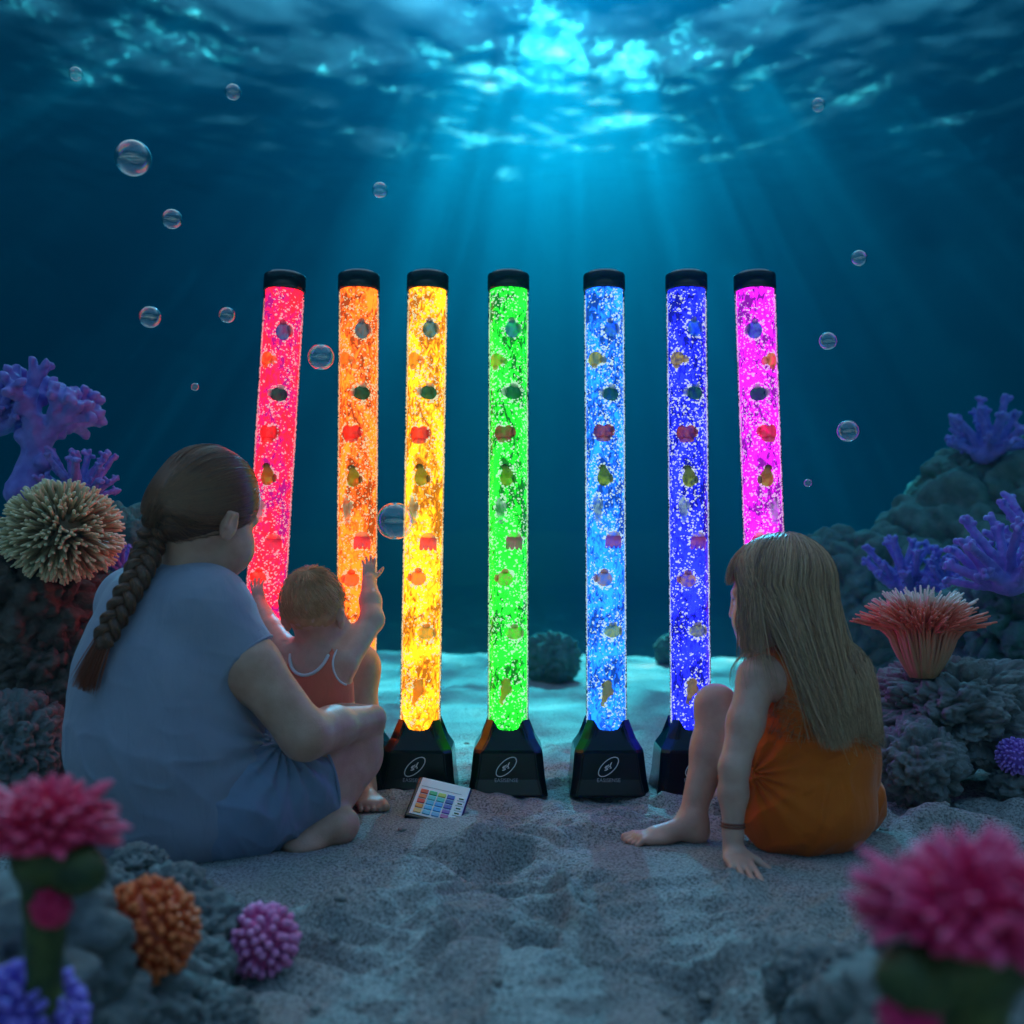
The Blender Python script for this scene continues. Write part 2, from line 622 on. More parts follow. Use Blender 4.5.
# ------------------------------------------------------------------ bubble tubes
TD = 3.03
TUBE_H = 1.424
TR = .0562
black = pbr('black_plastic', (.004, .004, .005), .2, spec=.35, bump=.05, bscale=90, bdist=.001)
cap_black = pbr('black_gloss', (.004, .004, .004), .16, spec=.4)
logo_mat = pbr('silver_print', (.75, .74, .72), .4)
grey_print = pbr('grey_print', (.40, .40, .42), .5)


def tube_glass():
    m, nt, out = new_mat('clear_acrylic')
    lw = N(nt, 'ShaderNodeFresnel', IOR=1.25)
    tr = N(nt, 'ShaderNodeBsdfTransparent')
    gl = N(nt, 'ShaderNodeBsdfGlossy', Roughness=.06)
    ms = N(nt, 'ShaderNodeMixShader')
    nt.links.new(lw.outputs[0], ms.inputs[0]); nt.links.new(tr.outputs[0], ms.inputs[1]); nt.links.new(gl.outputs[0], ms.inputs[2])
    nt.links.new(ms.outputs[0], out.inputs[0])
    return m
acryl = tube_glass()


def water_mat(name, c_top, c_mid, c_dark, strength):
    """LED-lit water: the lamp of the tube; brightness and hue vary with the bubbling"""
    m, nt, out = new_mat('lit_water_' + name)
    tc = N(nt, 'ShaderNodeTexCoord')
    mp = N(nt, 'ShaderNodeMapping'); mp.inputs['Scale'].default_value = (1, 1, .55); mp.inputs['Rotation'].default_value = (.5, .3, 0)
    nt.links.new(tc.outputs['Object'], mp.inputs[0])
    a = N(nt, 'ShaderNodeTexNoise', Scale=9, Detail=2, Distortion=1.0); nt.links.new(tc.outputs['Object'], a.inputs['Vector'])
    b = N(nt, 'ShaderNodeTexNoise', Scale=75, Detail=3, Distortion=1.4); nt.links.new(mp.outputs[0], b.inputs['Vector'])
    ad = N(nt, 'ShaderNodeMix', data_type='FLOAT'); ad.inputs[0].default_value = .5
    nt.links.new(a.outputs['Fac'], ad.inputs[2]); nt.links.new(b.outputs['Fac'], ad.inputs[3])
    c_top, c_mid, c_dark = [tuple(x + a_ for x in c_) for c_, a_ in ((c_top, .010), (c_mid, .008), (c_dark, .003))]
    col = ramp(nt, ad.outputs[0], [(.43, c_dark), (.50, c_mid), (.58, c_top)])
    e = N(nt, 'ShaderNodeEmission', Strength=strength)
    nt.links.new(col, e.inputs[0])
    nt.links.new(e.outputs[0], out.inputs[0])
    return m


def bubble_mat(name, col, s):
    m, nt, out = new_mat('lit_bubbles_' + name)
    e = N(nt, 'ShaderNodeEmission', Strength=s); e.inputs[0].default_value = (*col, 1)  # emission stands in for the tube light that bubbles would scatter
    g = N(nt, 'ShaderNodeBsdfPrincipled', Roughness=.15); g.inputs['Base Color'].default_value = (.8, .8, .8, 1)
    ms = N(nt, 'ShaderNodeMixShader', Fac=.35)
    nt.links.new(e.outputs[0], ms.inputs[1]); nt.links.new(g.outputs[0], ms.inputs[2])
    nt.links.new(ms.outputs[0], out.inputs[0])
    return m

# shared meshes
v, f = lathe([(TR, .172), (TR, 1.40)], 48)
WALL_ME = mesh_np('tube_wall', v, f)
v, f = lathe([(.0, .150), (.035, .151), (.047, .160), (.0508, .172), (.0508, 1.399), (0, 1.3995)], 48)
WATER_ME = mesh_np('water_column', v, f)
v, f = lathe([(.0440, 1.372), (.0575, 1.372), (.0582, 1.374), (.0582, 1.412), (.0565, 1.4165), (.050, 1.4165), (.049, 1.4145), (0, 1.4145)], 56)
CAP_ME = mesh_np('cap', v, f, smooth=False)
v, f = lathe([(.0, 1.4150), (.043, 1.4150), (.044, 1.4165), (.043, 1.4235), (.039, 1.4245), (0, 1.4245)], 40)
CAPLID_ME = mesh_np('cap_lid', v, f, smooth=False)


def base_mesh():
    import bmesh
    bm = bmesh.new()
    def ring(hw, ch, z, dz=0.0):
        pts = []
        c = hw - ch
        for sx, sy in ((1, 1), (-1, 1), (-1, -1), (1, -1)):
            a = (sx * c, sy * hw); b_ = (sx * hw, sy * c)
            if sx * sy > 0: a, b_ = b_, a
            pts += [(*a, z + dz), (*b_, z + dz)]
        # along the straight edges the rim dips in a curve when dz > 0
        out = []
        for i in range(8):
            out.append(pts[i])
            if i % 2 == 1:
                p, q = pts[i], pts[(i + 1) % 8]
                for t_ in (.1, .25, .5, .75, .9):
                    out.append((p[0] + (q[0] - p[0]) * t_, p[1] + (q[1] - p[1]) * t_, z + dz * max(0, (abs(t_ - .5) * 2) ** 3.2) * .75))
        return [bm.verts.new(p) for p in out]
    rs = [ring(.1055, .016, 0), ring(.1055, .016, .006), ring(.099, .019, .045), ring(.0925, .021, .112), ring(.090, .022, .120), ring(.074, .022, .146), ring(.0585, .020, .166, .024), ring(.0565, .020, .166, .024), ring(.054, .0205, .140)]
    for a, b_ in zip(rs[:-1], rs[1:]):
        n = len(a)
        for i in range(n):
            j = (i + 1) % n
            bm.faces.new((a[i], a[j], b_[j], b_[i]))
    bm.faces.new(rs[-1]); bm.faces.new(rs[0][::-1])
    bmesh.ops.bevel(bm, geom=[e for e in bm.edges if e.calc_length() > .015 and abs(e.verts[0].co.z - e.verts[1].co.z) > .003], offset=.003, segments=2, affect='EDGES')
    bmesh.ops.recalc_face_normals(bm, faces=bm.faces[:])
    me = bpy.data.meshes.new('base'); bm.to_mesh(me); bm.free()
    return me
BASE_ME = base_mesh()


def text_mesh(name, body, size, extrude=.0006, shear=0, space=1.0):
    cu = bpy.data.curves.new(name, 'FONT')
    cu.body = body; cu.size = size; cu.extrude = extrude; cu.align_x = 'CENTER'; cu.align_y = 'CENTER'; cu.shear = shear; cu.space_character = space
    cu.resolution_u = 3
    o = bpy.data.objects.new(name, cu); C.objects.link(o)
    bpy.context.view_layer.update()
    me = bpy.data.meshes.new_from_object(o.evaluated_get(bpy.context.evaluated_depsgraph_get()))
    bpy.data.objects.remove(o)
    me.name = name
    return me

# the oval emblem: a slanted ring with brush strokes inside
ac = Acc()
t = np.linspace(0, 2 * math.pi, 61)
ca, sa = math.cos(R(42)), math.sin(R(42))
def slant(x, y): return np.stack([x * ca - y * sa, x * sa + y * ca, 0 * x], -1)
ro, ri = slant(.0345 * np.cos(t), .0165 * np.sin(t)), slant(.0318 * np.cos(t), .0142 * np.sin(t))
for z in (0,):
    vv = np.concatenate([ro, ri]); n = len(t)
    ac.add(vv, [(i, i + 1, n + i + 1, n + i) for i in range(n - 1)])
def stroke(pts, wd):
    pts = np.array(pts, float) * .001
    d = np.gradient(pts, axis=0); d /= np.linalg.norm(d, axis=1)[:, None]
    nr = np.stack([-d[:, 1], d[:, 0]], 1) * np.array(wd)[:, None] * .001
    vv = np.concatenate([pts + nr, pts - nr]); vv = np.concatenate([vv, np.zeros((len(vv), 1))], 1)
    n = len(pts)
    ac.add(vv, [(i, i + 1, n + i + 1, n + i) for i in range(n - 1)])
stroke([(-11, -9), (-6, -8), (-2, -6), (-4, -3), (-9, -3)], [1, 1.6, 1.4, 1.4, 2.0])
stroke([(-10, -3), (-6, 1), (-1, 3), (1, 6)], [1.4, 1.8, 1.2, .8])
stroke([(9, 12), (6, 7), (4, 2), (7, -3), (3, -5)], [.9, 1.6, 1.7, 1.3, .5])
stroke([(-2, -1), (2, 0), (5, 1)], [.9, 1.2, .9])
LOGO_ME = ac.mesh('emblem', smooth=False)
WORD_ME = text_mesh('lettering', 'EASISENSE', .0135, .0003, space=1.02)

# bubbles: many small flattened blobs between water column and wall
def bubble_mesh(seed, n, avoid=()):
    rg = np.random.default_rng(seed)
    V, Fc = ico(1)
    ac = Acc()
    z = rg.uniform(.175, 1.365, n * 4)
    a = rg.uniform(0, 2 * math.pi, n * 4)
    dens = fbm(np.stack([np.cos(a) * 1.6, np.sin(a) * 1.6, z * 9], 1), 3, seed)
    streak = np.sin(z * 42 + a * 2 + 3 * vnoise(np.stack([z * 4, a * 0, a * 0], 1), seed))
    keep = (dens + .18 * streak + rg.uniform(-.55, .55, n * 4)) > .02
    for (fa, fz, hw, hh) in avoid:
        da = (a - (fa - math.pi / 2) + math.pi) % (2 * math.pi) - math.pi
        keep &= ((da * .053 / hw) ** 2 + ((z - fz) / hh) ** 2) > 1
    z, a = z[keep][:n], a[keep][:n]
    for zz, aa in zip(z, a):
        r = rg.uniform(.0518, .0553)
        s = .0011 + .0023 * rg.random() ** 1.8
        sc = np.array([min(s * .55, .0009), s * rg.uniform(.7, 1.8), s * rg.uniform(.6, 1.2)])
        th = rg.uniform(-.9, .9)
        p = V * sc
        p = np.stack([p[:, 0], p[:, 1] * math.cos(th) - p[:, 2] * math.sin(th), p[:, 1] * math.sin(th) + p[:, 2] * math.cos(th)], 1)
        p[:, 0] += r
        p = np.stack([p[:, 0] * math.cos(aa) - p[:, 1] * math.sin(aa), p[:, 0] * math.sin(aa) + p[:, 1] * math.cos(aa), p[:, 2] + zz], 1)
        ac.add(p, Fc)
    return ac.mesh('bubbles')

TUBES = [  # colour, x at y=275, x at y=740, bright / middle / dark water, in display units
    ('red',     283.0, 259.0, (2.8, .002, .016), (1.4, .0015, .048), (.26, .001, .105)),
    ('orange',  357.5, 357.0, (2.6, .21, .003), (1.3, .11, .002), (.24, .030, .001)),
    ('yellow',  427.0, 420.5, (2.2, .60, .001), (1.3, .33, .001), (.30, .085, .001)),
    ('green',   508.5, 508.0, (.006, 1.6, .020), (.004, .65, .011), (.001, .10, .005)),
    ('blue',    605.0, 606.0, (.004, .25, 2.2), (.003, .12, 1.0), (.001, .030, .21)),
    ('indigo',  688.0, 689.5, (.006, .020, 2.2), (.004, .009, .95), (.001, .002, .18)),
    ('magenta', 757.0, 769.0, (1.6, .002, 1.8), (.70, .001, .80), (.13, .001, .20)),
]
BUBCOL = {'red': (1, .40, .46), 'orange': (1, .66, .34), 'yellow': (1, .86, .46), 'green': (.55, 1, .62), 'blue': (.6, .9, 1), 'indigo': (.68, .76, 1), 'magenta': (1, .5, 1)}
where = {'red': 'leaning, behind the seated woman', 'orange': 'which the baby reaches for', 'yellow': 'behind the remote control', 'green': 'in the middle of the row',
         'blue': 'between the green and indigo tubes', 'indigo': 'beside the seated girl', 'magenta': 'behind the head of the seated girl'}
colname = {'red': 'red', 'orange': 'orange', 'yellow': 'yellow', 'green': 'green', 'blue': 'light blue', 'indigo': 'dark indigo blue', 'magenta': 'magenta'}
TUBE_OBJ = {}
for i, (cn, xt, xb, c1, c2, c3) in enumerate(TUBES):
    pt, pb = P(xt, 275, TD), P(xb, 740, TD)
    ax = pt - pb; ax /= np.linalg.norm(ax)
    ax[1] = 0; ax /= np.linalg.norm(ax)
    g = pb - ax * (pb[2] + .004) / ax[2]
    g[1] = TD
    r = empty('bubble_tube', g, f'tall {colname[cn]} bubble tube on a black base, {where[cn]}', 'bubble tube', 'row of glowing bubble tubes')
    r.rotation_euler = (0, math.atan2(ax[0], ax[2]), 0)
    TUBE_OBJ[cn] = r
    bs = link('base', BASE_ME, black, r)
    if cn in ('yellow', 'green', 'blue', 'indigo', 'orange', 'magenta', 'red'):
        for nm, me_, mt, zz, sc in (('emblem', LOGO_ME, logo_mat, .078, 1.0), ('lettering', WORD_ME, grey_print, .043, 1.0)):
            q = link(nm, me_, mt, bs)
            # the front face leans back: bottom .099@.045 -> .0925@.112
            k = (zz - .045) / .067
            q.location = (-.004, -(.099 - .0065 * k) - .0012, zz)
            q.rotation_euler = (R(90) - math.atan(.0065 / .067), 0, 0)
    link('water_column', WATER_ME, water_mat(cn, c1, c2, c3, TUBE_E), r)
    bubble_mat(cn, BUBCOL[cn], BUB_E)
    link('tube_wall', WALL_ME, acryl, r)
    cp = link('cap', CAP_ME, cap_black, r)
    link('cap_lid', CAPLID_ME, grey_print, cp)
# ------------------------------------------------------------------ people: shared pieces
def nrm(v):
    v = np.array(v, float)
    return v / np.linalg.norm(v)


def basis(fwd, up=(0, 0, 1)):
    """rows: lateral (the figure's right), forward, up"""
    f = nrm(fwd); r = nrm(np.cross(f, up)); u = np.cross(r, f)
    return np.array([r, f, u])


def march(sdf, px, py, d0=1.4, d1=3.6, off=0.0):
    """the point of a surface seen at a measured place, lifted OFF towards the outside"""
    d = d0
    for _ in range(200):
        p = P(px, py, d)
        s = float(sdf.at(p[None])[0])
        if s < off + .0004: return p
        d += max(s - off, .0005) * .8
        if d > d1: break
    return None


def push_out(sdf, pts, off):
    """move points that lie inside SDF+off to its outside"""
    sh = pts.shape
    p = pts.reshape(-1, 3).copy()
    e = .004
    for _ in range(5):
        d = sdf.at(p)
        m = d < off
        if not m.any(): break
        q = p[m]
        g = np.stack([sdf.at(q + np.eye(3)[i] * e) - sdf.at(q - np.eye(3)[i] * e) for i in range(3)], 1)
        g /= np.linalg.norm(g, axis=1)[:, None] + 1e-9
        p[m] = q + g * (off - d[m])[:, None]
    return p.reshape(sh)


def add_head(s, c, M, sc=1.0, child=0.0):
    """skull, jaw, brow, nose, lips, cheeks, ears with the head's centre at c; sc = 1 for a 23 cm head"""
    def L(r, f, u): return c + M.T @ (np.array([r, f, u]) * sc)
    def E(p, r, k=.015, op=1): s.ell(L(*p), np.array(r) * sc, M, k * sc, op)
    b = 1 + .06 * child
    E((0, -.012, .028), (.076 * b, .096 * b, .088 * b))
    E((0, .030, -.030), (.066, .066, .075), .03)
    E((0, .040, -.066), (.047 + .008 * child, .050, .044), .03)
    s.cone(L(0, .072, -.100), L(0, .076, -.098), .017 * sc, .017 * sc, .03 * sc)          # chin
    for e in (-1, 1):
        E((e * .038, .062, -.048), (.030, .026, .030 + .004 * child), .025)                 # cheek
        s.cone(L(e * .012, .089, .010), L(e * .045, .076, .012), .010 * sc, .008 * sc, .016 * sc)   # brow
        E((e * .031, .090, -.012), (.014, .010, .010), .010, -1)                             # socket
        E((e * .031, .076, -.012), (.0125, .0125, .0125), .003)                              # lids over the eye
        # ear: shell with a hollow
        E((e * .078, -.010, -.022), (.0105, .020, .031), .008)
        s.cone(L(e * .083, -.004, -.000), L(e * .088, -.024, -.004), .0055 * sc, .0055 * sc, .006 * sc)
        s.cone(L(e * .088, -.024, -.004), L(e * .086, -.024, -.028), .0055 * sc, .005 * sc, .006 * sc)
        E((e * .094, -.006, -.018), (.0095, .010, .015), .005, -1)
    s.cone(L(0, .092, .002), L(0, .104 - .004 * child, -.036), .009 * sc, .0125 * sc, .012 * sc)     # nose
    for e in (-1, 1):
        s.cone(L(e * .009, .096, -.038), L(e * .012, .090, -.036), .0085 * sc, .008 * sc, .008 * sc)
    E((0, .090, -.064), (.021, .011, .0065), .008)
    E((0, .088, -.075), (.018, .011, .0075), .008)
    E((0, .102, -.0695), (.020, .008, .0018), .004, -1)
    return L


def add_hand(s, wrist, direc, palm_n, sc=1.0, side=1, curl=(.25, .3, .3), spread=.16, thumb_out=.75):
    """palm, four bent fingers and a thumb; palm_n points out of the palm, side=+1 puts the thumb on palm_n x direc"""
    d = nrm(direc); n = nrm(np.array(palm_n) - d * np.dot(palm_n, d)); t = np.cross(n, d) * side
    w = np.array(wrist, float)
    Mh = np.array([t, d, n])
    s.cone(w - d * .012 * sc, w + d * .02 * sc, .0225 * sc, .024 * sc, .02 * sc)
    s.ell(w + d * .050 * sc, np.array([.040, .050, .0155]) * sc, Mh, .015 * sc)
    spec = [(.028, .094, (.042, .025, .020), .0090), (.0095, .099, (.046, .029, .021), .0092), (-.0095, .096, (.042, .027, .020), .0088), (-.027, .087, (.033, .020, .018), .0078)]
    for i, (o, st, ls, r) in enumerate(spec):
        p = w + t * o * .92 * sc + d * (st - .022) * sc
        a = (o / .028) * spread
        dd = nrm(d * math.cos(a) + t * math.sin(a))
        q = p + dd * .022 * sc
        s.cone(p, q, r * 1.12 * sc, r * 1.08 * sc, .008 * sc)
        ang = 0
        rr = r
        for l, c in zip(ls, curl):
            ang += c
            v = dd * math.cos(ang) + n * math.sin(ang)
            q2 = q + v * l * sc
            s.cone(q, q2, rr * 1.04 * sc, rr * .93 * sc, .002)
            q = q2; rr *= .93
    p = w + t * .022 * sc + d * .022 * sc
    v = nrm(d * .72 + t * thumb_out + n * .25)
    q = p + v * .042 * sc
    s.cone(p, q, .0145 * sc, .0115 * sc, .012 * sc)
    v = nrm(v + d * .35 + n * .12)
    q2 = q + v * .032 * sc; s.cone(q, q2, .0112 * sc, .0098 * sc, .003)
    v = nrm(v + d * .2)
    s.cone(q2, q2 + v * .024 * sc, .0098 * sc, .0082 * sc, .003)


def add_foot(s, heel, toe, sc=1.0, up=(0, 0, 1), side=1):
    """heel and toe are on the sole; five toes at the end; side=+1 puts the big toe on the figure's left of the direction"""
    h, t = np.array(heel, float), np.array(toe, float)
    d = nrm(t - h); u = nrm(np.array(up) - d * np.dot(up, d)); r = np.cross(u, d) * side
    L = np.linalg.norm(t - h)
    Mf = np.array([r, d, u])
    s.ell(h + d * .10 * L + u * .026 * sc, np.array([.028, .034, .03]) * sc, Mf, .02 * sc)
    s.cone(h + d * .16 * L + u * .042 * sc, h + d * .62 * L + u * .024 * sc, .031 * sc, .022 * sc, .02 * sc)
    s.ell(h + d * .66 * L + u * .018 * sc, np.array([.040, .052, .018]) * sc, Mf, .02 * sc)
    for i in range(5):
        o = (.030 - .0150 * i) * sc
        rr = (.0125 if i == 0 else .0088 - .0005 * i) * sc
        e = L * (1.0 - (.0 if i < 2 else .028 * (i - 1)))
        a = h + d * L * .74 + r * o * .95 + u * .014 * sc
        m_ = h + d * (L * .74 + (e - L * .74) * .55) + r * o + u * .0165 * sc
        s.cone(a, m_, rr * 1.15, rr, .008 * sc)
        s.cone(m_, h + d * e + r * o * 1.02 + u * (rr * .95), rr, rr * .95, .004 * sc)


def folds(g, seed, freq, amp, axis=None, ridge=True):
    """cloth folds: a displacement in metres at points g, stretched along AXIS"""
    q = g * freq
    q = q + .35 * np.stack([vnoise(g * freq * .6, seed + 5), vnoise(g * freq * .6, seed + 6), vnoise(g * freq * .6, seed + 7)], 1)
    if axis is not None:
        a = nrm(axis)
        q = q - (q @ a)[:, None] * a * .72
    n = vnoise(q, seed)
    if ridge:
        return amp * ((1 - np.abs(n)) ** 3 - .25)
    return amp * n


def ell_strands(rg, c, M, rad, starts, end, K, lift=.004, jit=.5, ease=1.0):
    """hair lying on an ellipsoid from start directions to one end direction (all in the head frame)"""
    S = len(starts)
    st = starts / np.linalg.norm(starts, axis=1)[:, None]
    en = np.array(end, float); en = en[None] if en.ndim == 1 else en
    en = en / np.linalg.norm(en, axis=1)[:, None]
    om = np.arccos(np.clip((st * en).sum(1), -.999, .999))[:, None]
    t = np.linspace(0, 1, K)[None, :] ** ease
    a = np.sin((1 - t) * om) / np.sin(om); b = np.sin(t * om) / np.sin(om)
    d = a[..., None] * st[:, None, :] + b[..., None] * en[:, None, :]
    h = 1 + (lift * (1 + jit * rg.standard_normal((S, 1)) * .8)) / np.mean(rad)
    loc = d * np.array(rad) * h[..., None]
    return c + loc @ M


skin_adult = pbr('skin_adult', (.54, .26, .175), .44, (.66, .35, .25), 24, 6, bump=.5, bscale=300, spec=.45, sss=.18, bdist=.0016)
skin_child = pbr('skin_child', (.64, .31, .22), .42, (.75, .41, .30), 24, 6, bump=.4, bscale=320, spec=.45, sss=.2, bdist=.0014)


def cloth_mat(name, c1, c2, weave=900):
    m, nt, out = new_mat(name)
    b = N(nt, 'ShaderNodeBsdfPrincipled', Roughness=.85)
    b.inputs['Specular IOR Level'].default_value = .2
    b.inputs['Sheen Weight'].default_value = .25
    b.inputs['Sheen Roughness'].default_value = .4
    tc = N(nt, 'ShaderNodeTexCoord')
    n1 = N(nt, 'ShaderNodeTexNoise', Scale=9, Detail=5); nt.links.new(tc.outputs['Object'], n1.inputs['Vector'])
    nt.links.new(ramp(nt, n1.outputs['Fac'], [(.3, c1), (.7, c2)]), b.inputs['Base Color'])
    n2 = N(nt, 'ShaderNodeTexNoise', Scale=weave, Detail=2); nt.links.new(tc.outputs['Object'], n2.inputs['Vector'])
    mp = N(nt, 'ShaderNodeMapping'); mp.inputs['Scale'].default_value = (1, 1, .35); mp.inputs['Rotation'].default_value = (.2, .5, .3)
    nt.links.new(tc.outputs['Object'], mp.inputs[0])
    n3 = N(nt, 'ShaderNodeTexNoise', Scale=34, Detail=4, Distortion=.8); nt.links.new(mp.outputs[0], n3.inputs['Vector'])
    b1 = N(nt, 'ShaderNodeBump', Strength=.35, Distance=.001); nt.links.new(n2.outputs['Fac'], b1.inputs['Height'])
    b2 = N(nt, 'ShaderNodeBump', Strength=.45, Distance=.006); nt.links.new(n3.outputs['Fac'], b2.inputs['Height'])
    nt.links.new(b1.outputs[0], b2.inputs['Normal'])
    nt.links.new(b2.outputs[0], b.inputs['Normal'])
    nt.links.new(b.outputs[0], out.inputs[0])
    return m


def hair_mat(name, c1, c2, rough=.38):
    m, nt, out = new_mat(name)
    b = N(nt, 'ShaderNodeBsdfPrincipled', Roughness=rough)
    b.inputs['Specular IOR Level'].default_value = .55
    b.inputs['Transmission Weight'].default_value = 0
    g = N(nt, 'ShaderNodeNewGeometry')
    nt.links.new(ramp(nt, g.outputs['Random Per Island'], [(0, c1), (1, c2)]), b.inputs['Base Color'])
    nt.links.new(b.outputs[0], out.inputs[0])
    return m

eye_white = pbr('eye_white', (.70, .68, .66), .15)
eye_iris = pbr('eye_iris', (.05, .03, .02), .1)
def add_eyes(body, c, M, sc):
    for e in (-1, 1):
        v, f = ico(3)
        o = link('eye', mesh_np('eye', c + M.T @ (np.array([e * .031, .0778, -.0125]) * sc) + v * .0120 * sc, f), eye_white, body)
        link('iris', mesh_np('iris', c + M.T @ (np.array([e * .031, .0838, -.0128]) * sc) + v * .0064 * sc, f), eye_iris, o)
# ------------------------------------------------------------------ seated woman
rg = np.random.default_rng(7)
WF = nrm((.64, .77, 0)); WR = nrm((.77, -.64, 0))
WB = basis(WF)
wo = SDF()
def off(p, r=0, f=0, u=0): return np.array(p) + WR * r + WF * f + np.array([0, 0, u])
pel, bel, che, upb = P(178, 806, 2.42), P(165, 738, 2.42), P(166, 668, 2.44), P(180, 607, 2.46)
torso = [(pel, (.205, .165, .135)), (bel, (.213, .185, .150)), (che, (.205, .160, .150)), (upb, (.165, .115, .085))]
for c_, r_ in torso: wo.ell(c_, r_, WB, .08)
shR, shL = P(205, 608, 2.36), P(134, 604, 2.57)
wo.cone(shR, upb, .062, .075, .06).cone(shL, upb, .062, .075, .06)
hc = P(209, 513, 2.45)                      # head centre
hM = basis((.52, .80, -.28), nrm((.18, .10, 1)))
nb, nt_ = P(192, 588, 2.45), hc + hM.T @ np.array([0, -.025, -.065])
wo.cone(nb, nt_, .066, .057, .035)
WS = 1.14
WHL = add_head(wo, hc, hM, WS)
wo.ell(hc + hM.T @ np.array([.030, .045, -.062]) * WS, np.array([.040, .045, .040]) * WS, hM, .03)   # full cheek
# right arm, nearest us
elR, wrR = P(305, 735, 2.33), P(372, 718, 2.56)
wo.chain([shR, shR * .55 + elR * .45 + np.array([0.004, -.01, 0]), elR], [.061, .059, .051], .03)
wo.chain([elR, elR * .6 + wrR * .4, wrR], [.052, .046, .029], .02)
add_hand(wo, wrR + nrm(wrR - elR) * .01, nrm((-.35, 1, -.12)), nrm((-.6, 0, -.8)), .95, -1, (.35, .45, .4))
# left arm, beyond the body, round the baby
elL, wrL = P(205, 735, 2.82), P(285, 715, 2.86)
wo.chain([shL, elL], [.058, .045], .03).chain([elL, wrL], [.044, .027], .02)
add_hand(wo, wrL, nrm((.9, .1, .05)), nrm((0, -.5, .8)), .95, 1, (.3, .4, .3))
# legs
hipR, knR, anR = P(238, 800, 2.40), P(345, 753, 2.58), P(327, 815, 2.46)
wo.chain([hipR, hipR * .5 + knR * .5, knR], [.118, .112, .086], .05)
wo.chain([knR, knR * .55 + anR * .45 + np.array([-.01, 0, 0]), anR], [.078, .064, .042], .03)
gz = lambda p: np.array([p[0], p[1], float(seabed_z(p[0], p[1]))])
hR, tR = P(344, 838, 2.44), P(283, 852, 2.36)
hR, tR = gz(hR) + [0, 0, -.004], gz(tR) + [0, 0, -.006]
add_foot(wo, hR, tR, 1.0, (0.1, -.25, 1), -1)
wo.cone(anR, hR + np.array([0.0, 0, .04]), .037, .034, .02)
hipL, knL, anL = P(205, 795, 2.66), P(354, 668, 2.90), P(362, 790, 2.84)
wo.chain([hipL, knL], [.10, .066], .05).chain([knL, knL * .55 + anL * .45, anL], [.062, .054, .034], .03)
hL, tL = gz(P(356, 815, 2.86)), gz(P(374, 816, 2.70))
add_foot(wo, hL, tL, .95, (0, 0, 1), 1)
wo.cone(anL, hL + np.array([0, 0, .045]), .034, .032, .02)

woman = link('person', wo.mesh('person', .0042), skin_adult)
tag(woman, 'person in pale blue shirt and shorts with a long braid, sitting cross-legged', 'person')

# shirt and shorts
sh = SDF()
for c_, r_ in torso: sh.ell(c_, np.array(r_) + .014, WB, .09)
sh.cone(shR, upb, .071, .080, .06).cone(shL, upb, .071, .080, .06)
slR = shR * .60 + elR * .40
slL = shL * .55 + elL * .45
axR, axL = nrm(elR - shR), nrm(elL - shL)
def smin(a, b, k):
    h = np.maximum(k - np.abs(a - b), 0) / k
    return np.minimum(a, b) - h * h * k * .25
def smax(a, b, k): return -smin(-a, -b, k)
def cut_cone(g, a, b, ra, rb, c, ax):
    s_ = SDF(); s_.cone(a, b + (b - a) * .2, ra, rb, 0)
    return smax(s_.at(g), (g - c) @ ax, .006)
def shirt_post(g, F):
    F = smin(F, cut_cone(g, shR, slR, .073, .072, slR, axR), .045)
    F = smin(F, cut_cone(g, shL, slL, .073, .070, slL, axL), .045)
    low = np.clip((.36 - g[:, 2]) / .22, .3, 1)
    d = folds(g, 51, 9, .006, (.5, .3, -.8)) * low + folds(g, 57, 19, .004, (.8, .5, -.35)) * low
    k = np.exp(-(np.linalg.norm(g - WK, axis=1) / .13) ** 2)
    d = d + k * .007 * np.sin(26 * np.arctan2((g - WK) @ WFd, (g - WK) @ np.array([0, 0, 1.])) / 2 + 2.2)
    return F - d
WK = P(290, 745, 2.35); WFd = WF
white_blue = cloth_mat('pale_blue_cotton', (.27, .275, .35), (.31, .315, .39))
blue_short = cloth_mat('blue_cotton', (.20, .245, .35), (.24, .285, .39))
_f = SDF(); _f.pr = list(sh.pr); _f.cone(shR, slR, .09, .09).cone(shL, slL, .09, .09)
sh_bounds = _f.bounds(.015)
shirt = link('shirt', sh.mesh('shirt', .0042, shirt_post, *sh_bounds, hint=_f), white_blue, woman)
so_ = SDF()
so_.ell(pel, (.214, .176, .142), WB, .05)
so_.chain([hipL, hipL * .45 + knL * .55], [.112, .095], .05)
hem = hipR * .38 + knR * .62
axH = nrm(knR - hipR)
def shorts_post(g, F):
    F = smin(F, cut_cone(g, hipR, hem, .146, .134, hem, axH), .05)
    d = folds(g, 71, 13, .008, (.55, .3, -.75)) + folds(g, 75, 28, .003, (.5, .3, -.8))
    k = np.exp(-(np.linalg.norm(g - WK, axis=1) / .14) ** 2)
    d = d + k * .006 * np.sin(30 * np.arctan2((g - WK) @ WFd, (g - WK) @ np.array([0, 0, 1.])) / 2 + .6)
    return F - d
_f = SDF(); _f.pr = list(so_.pr); _f.cone(hipR, hem, .14, .13)
so_bounds = _f.bounds(.015)
shorts = link('shorts', so_.mesh('shorts', .0042, shorts_post, *so_bounds, hint=_f), blue_short, woman)
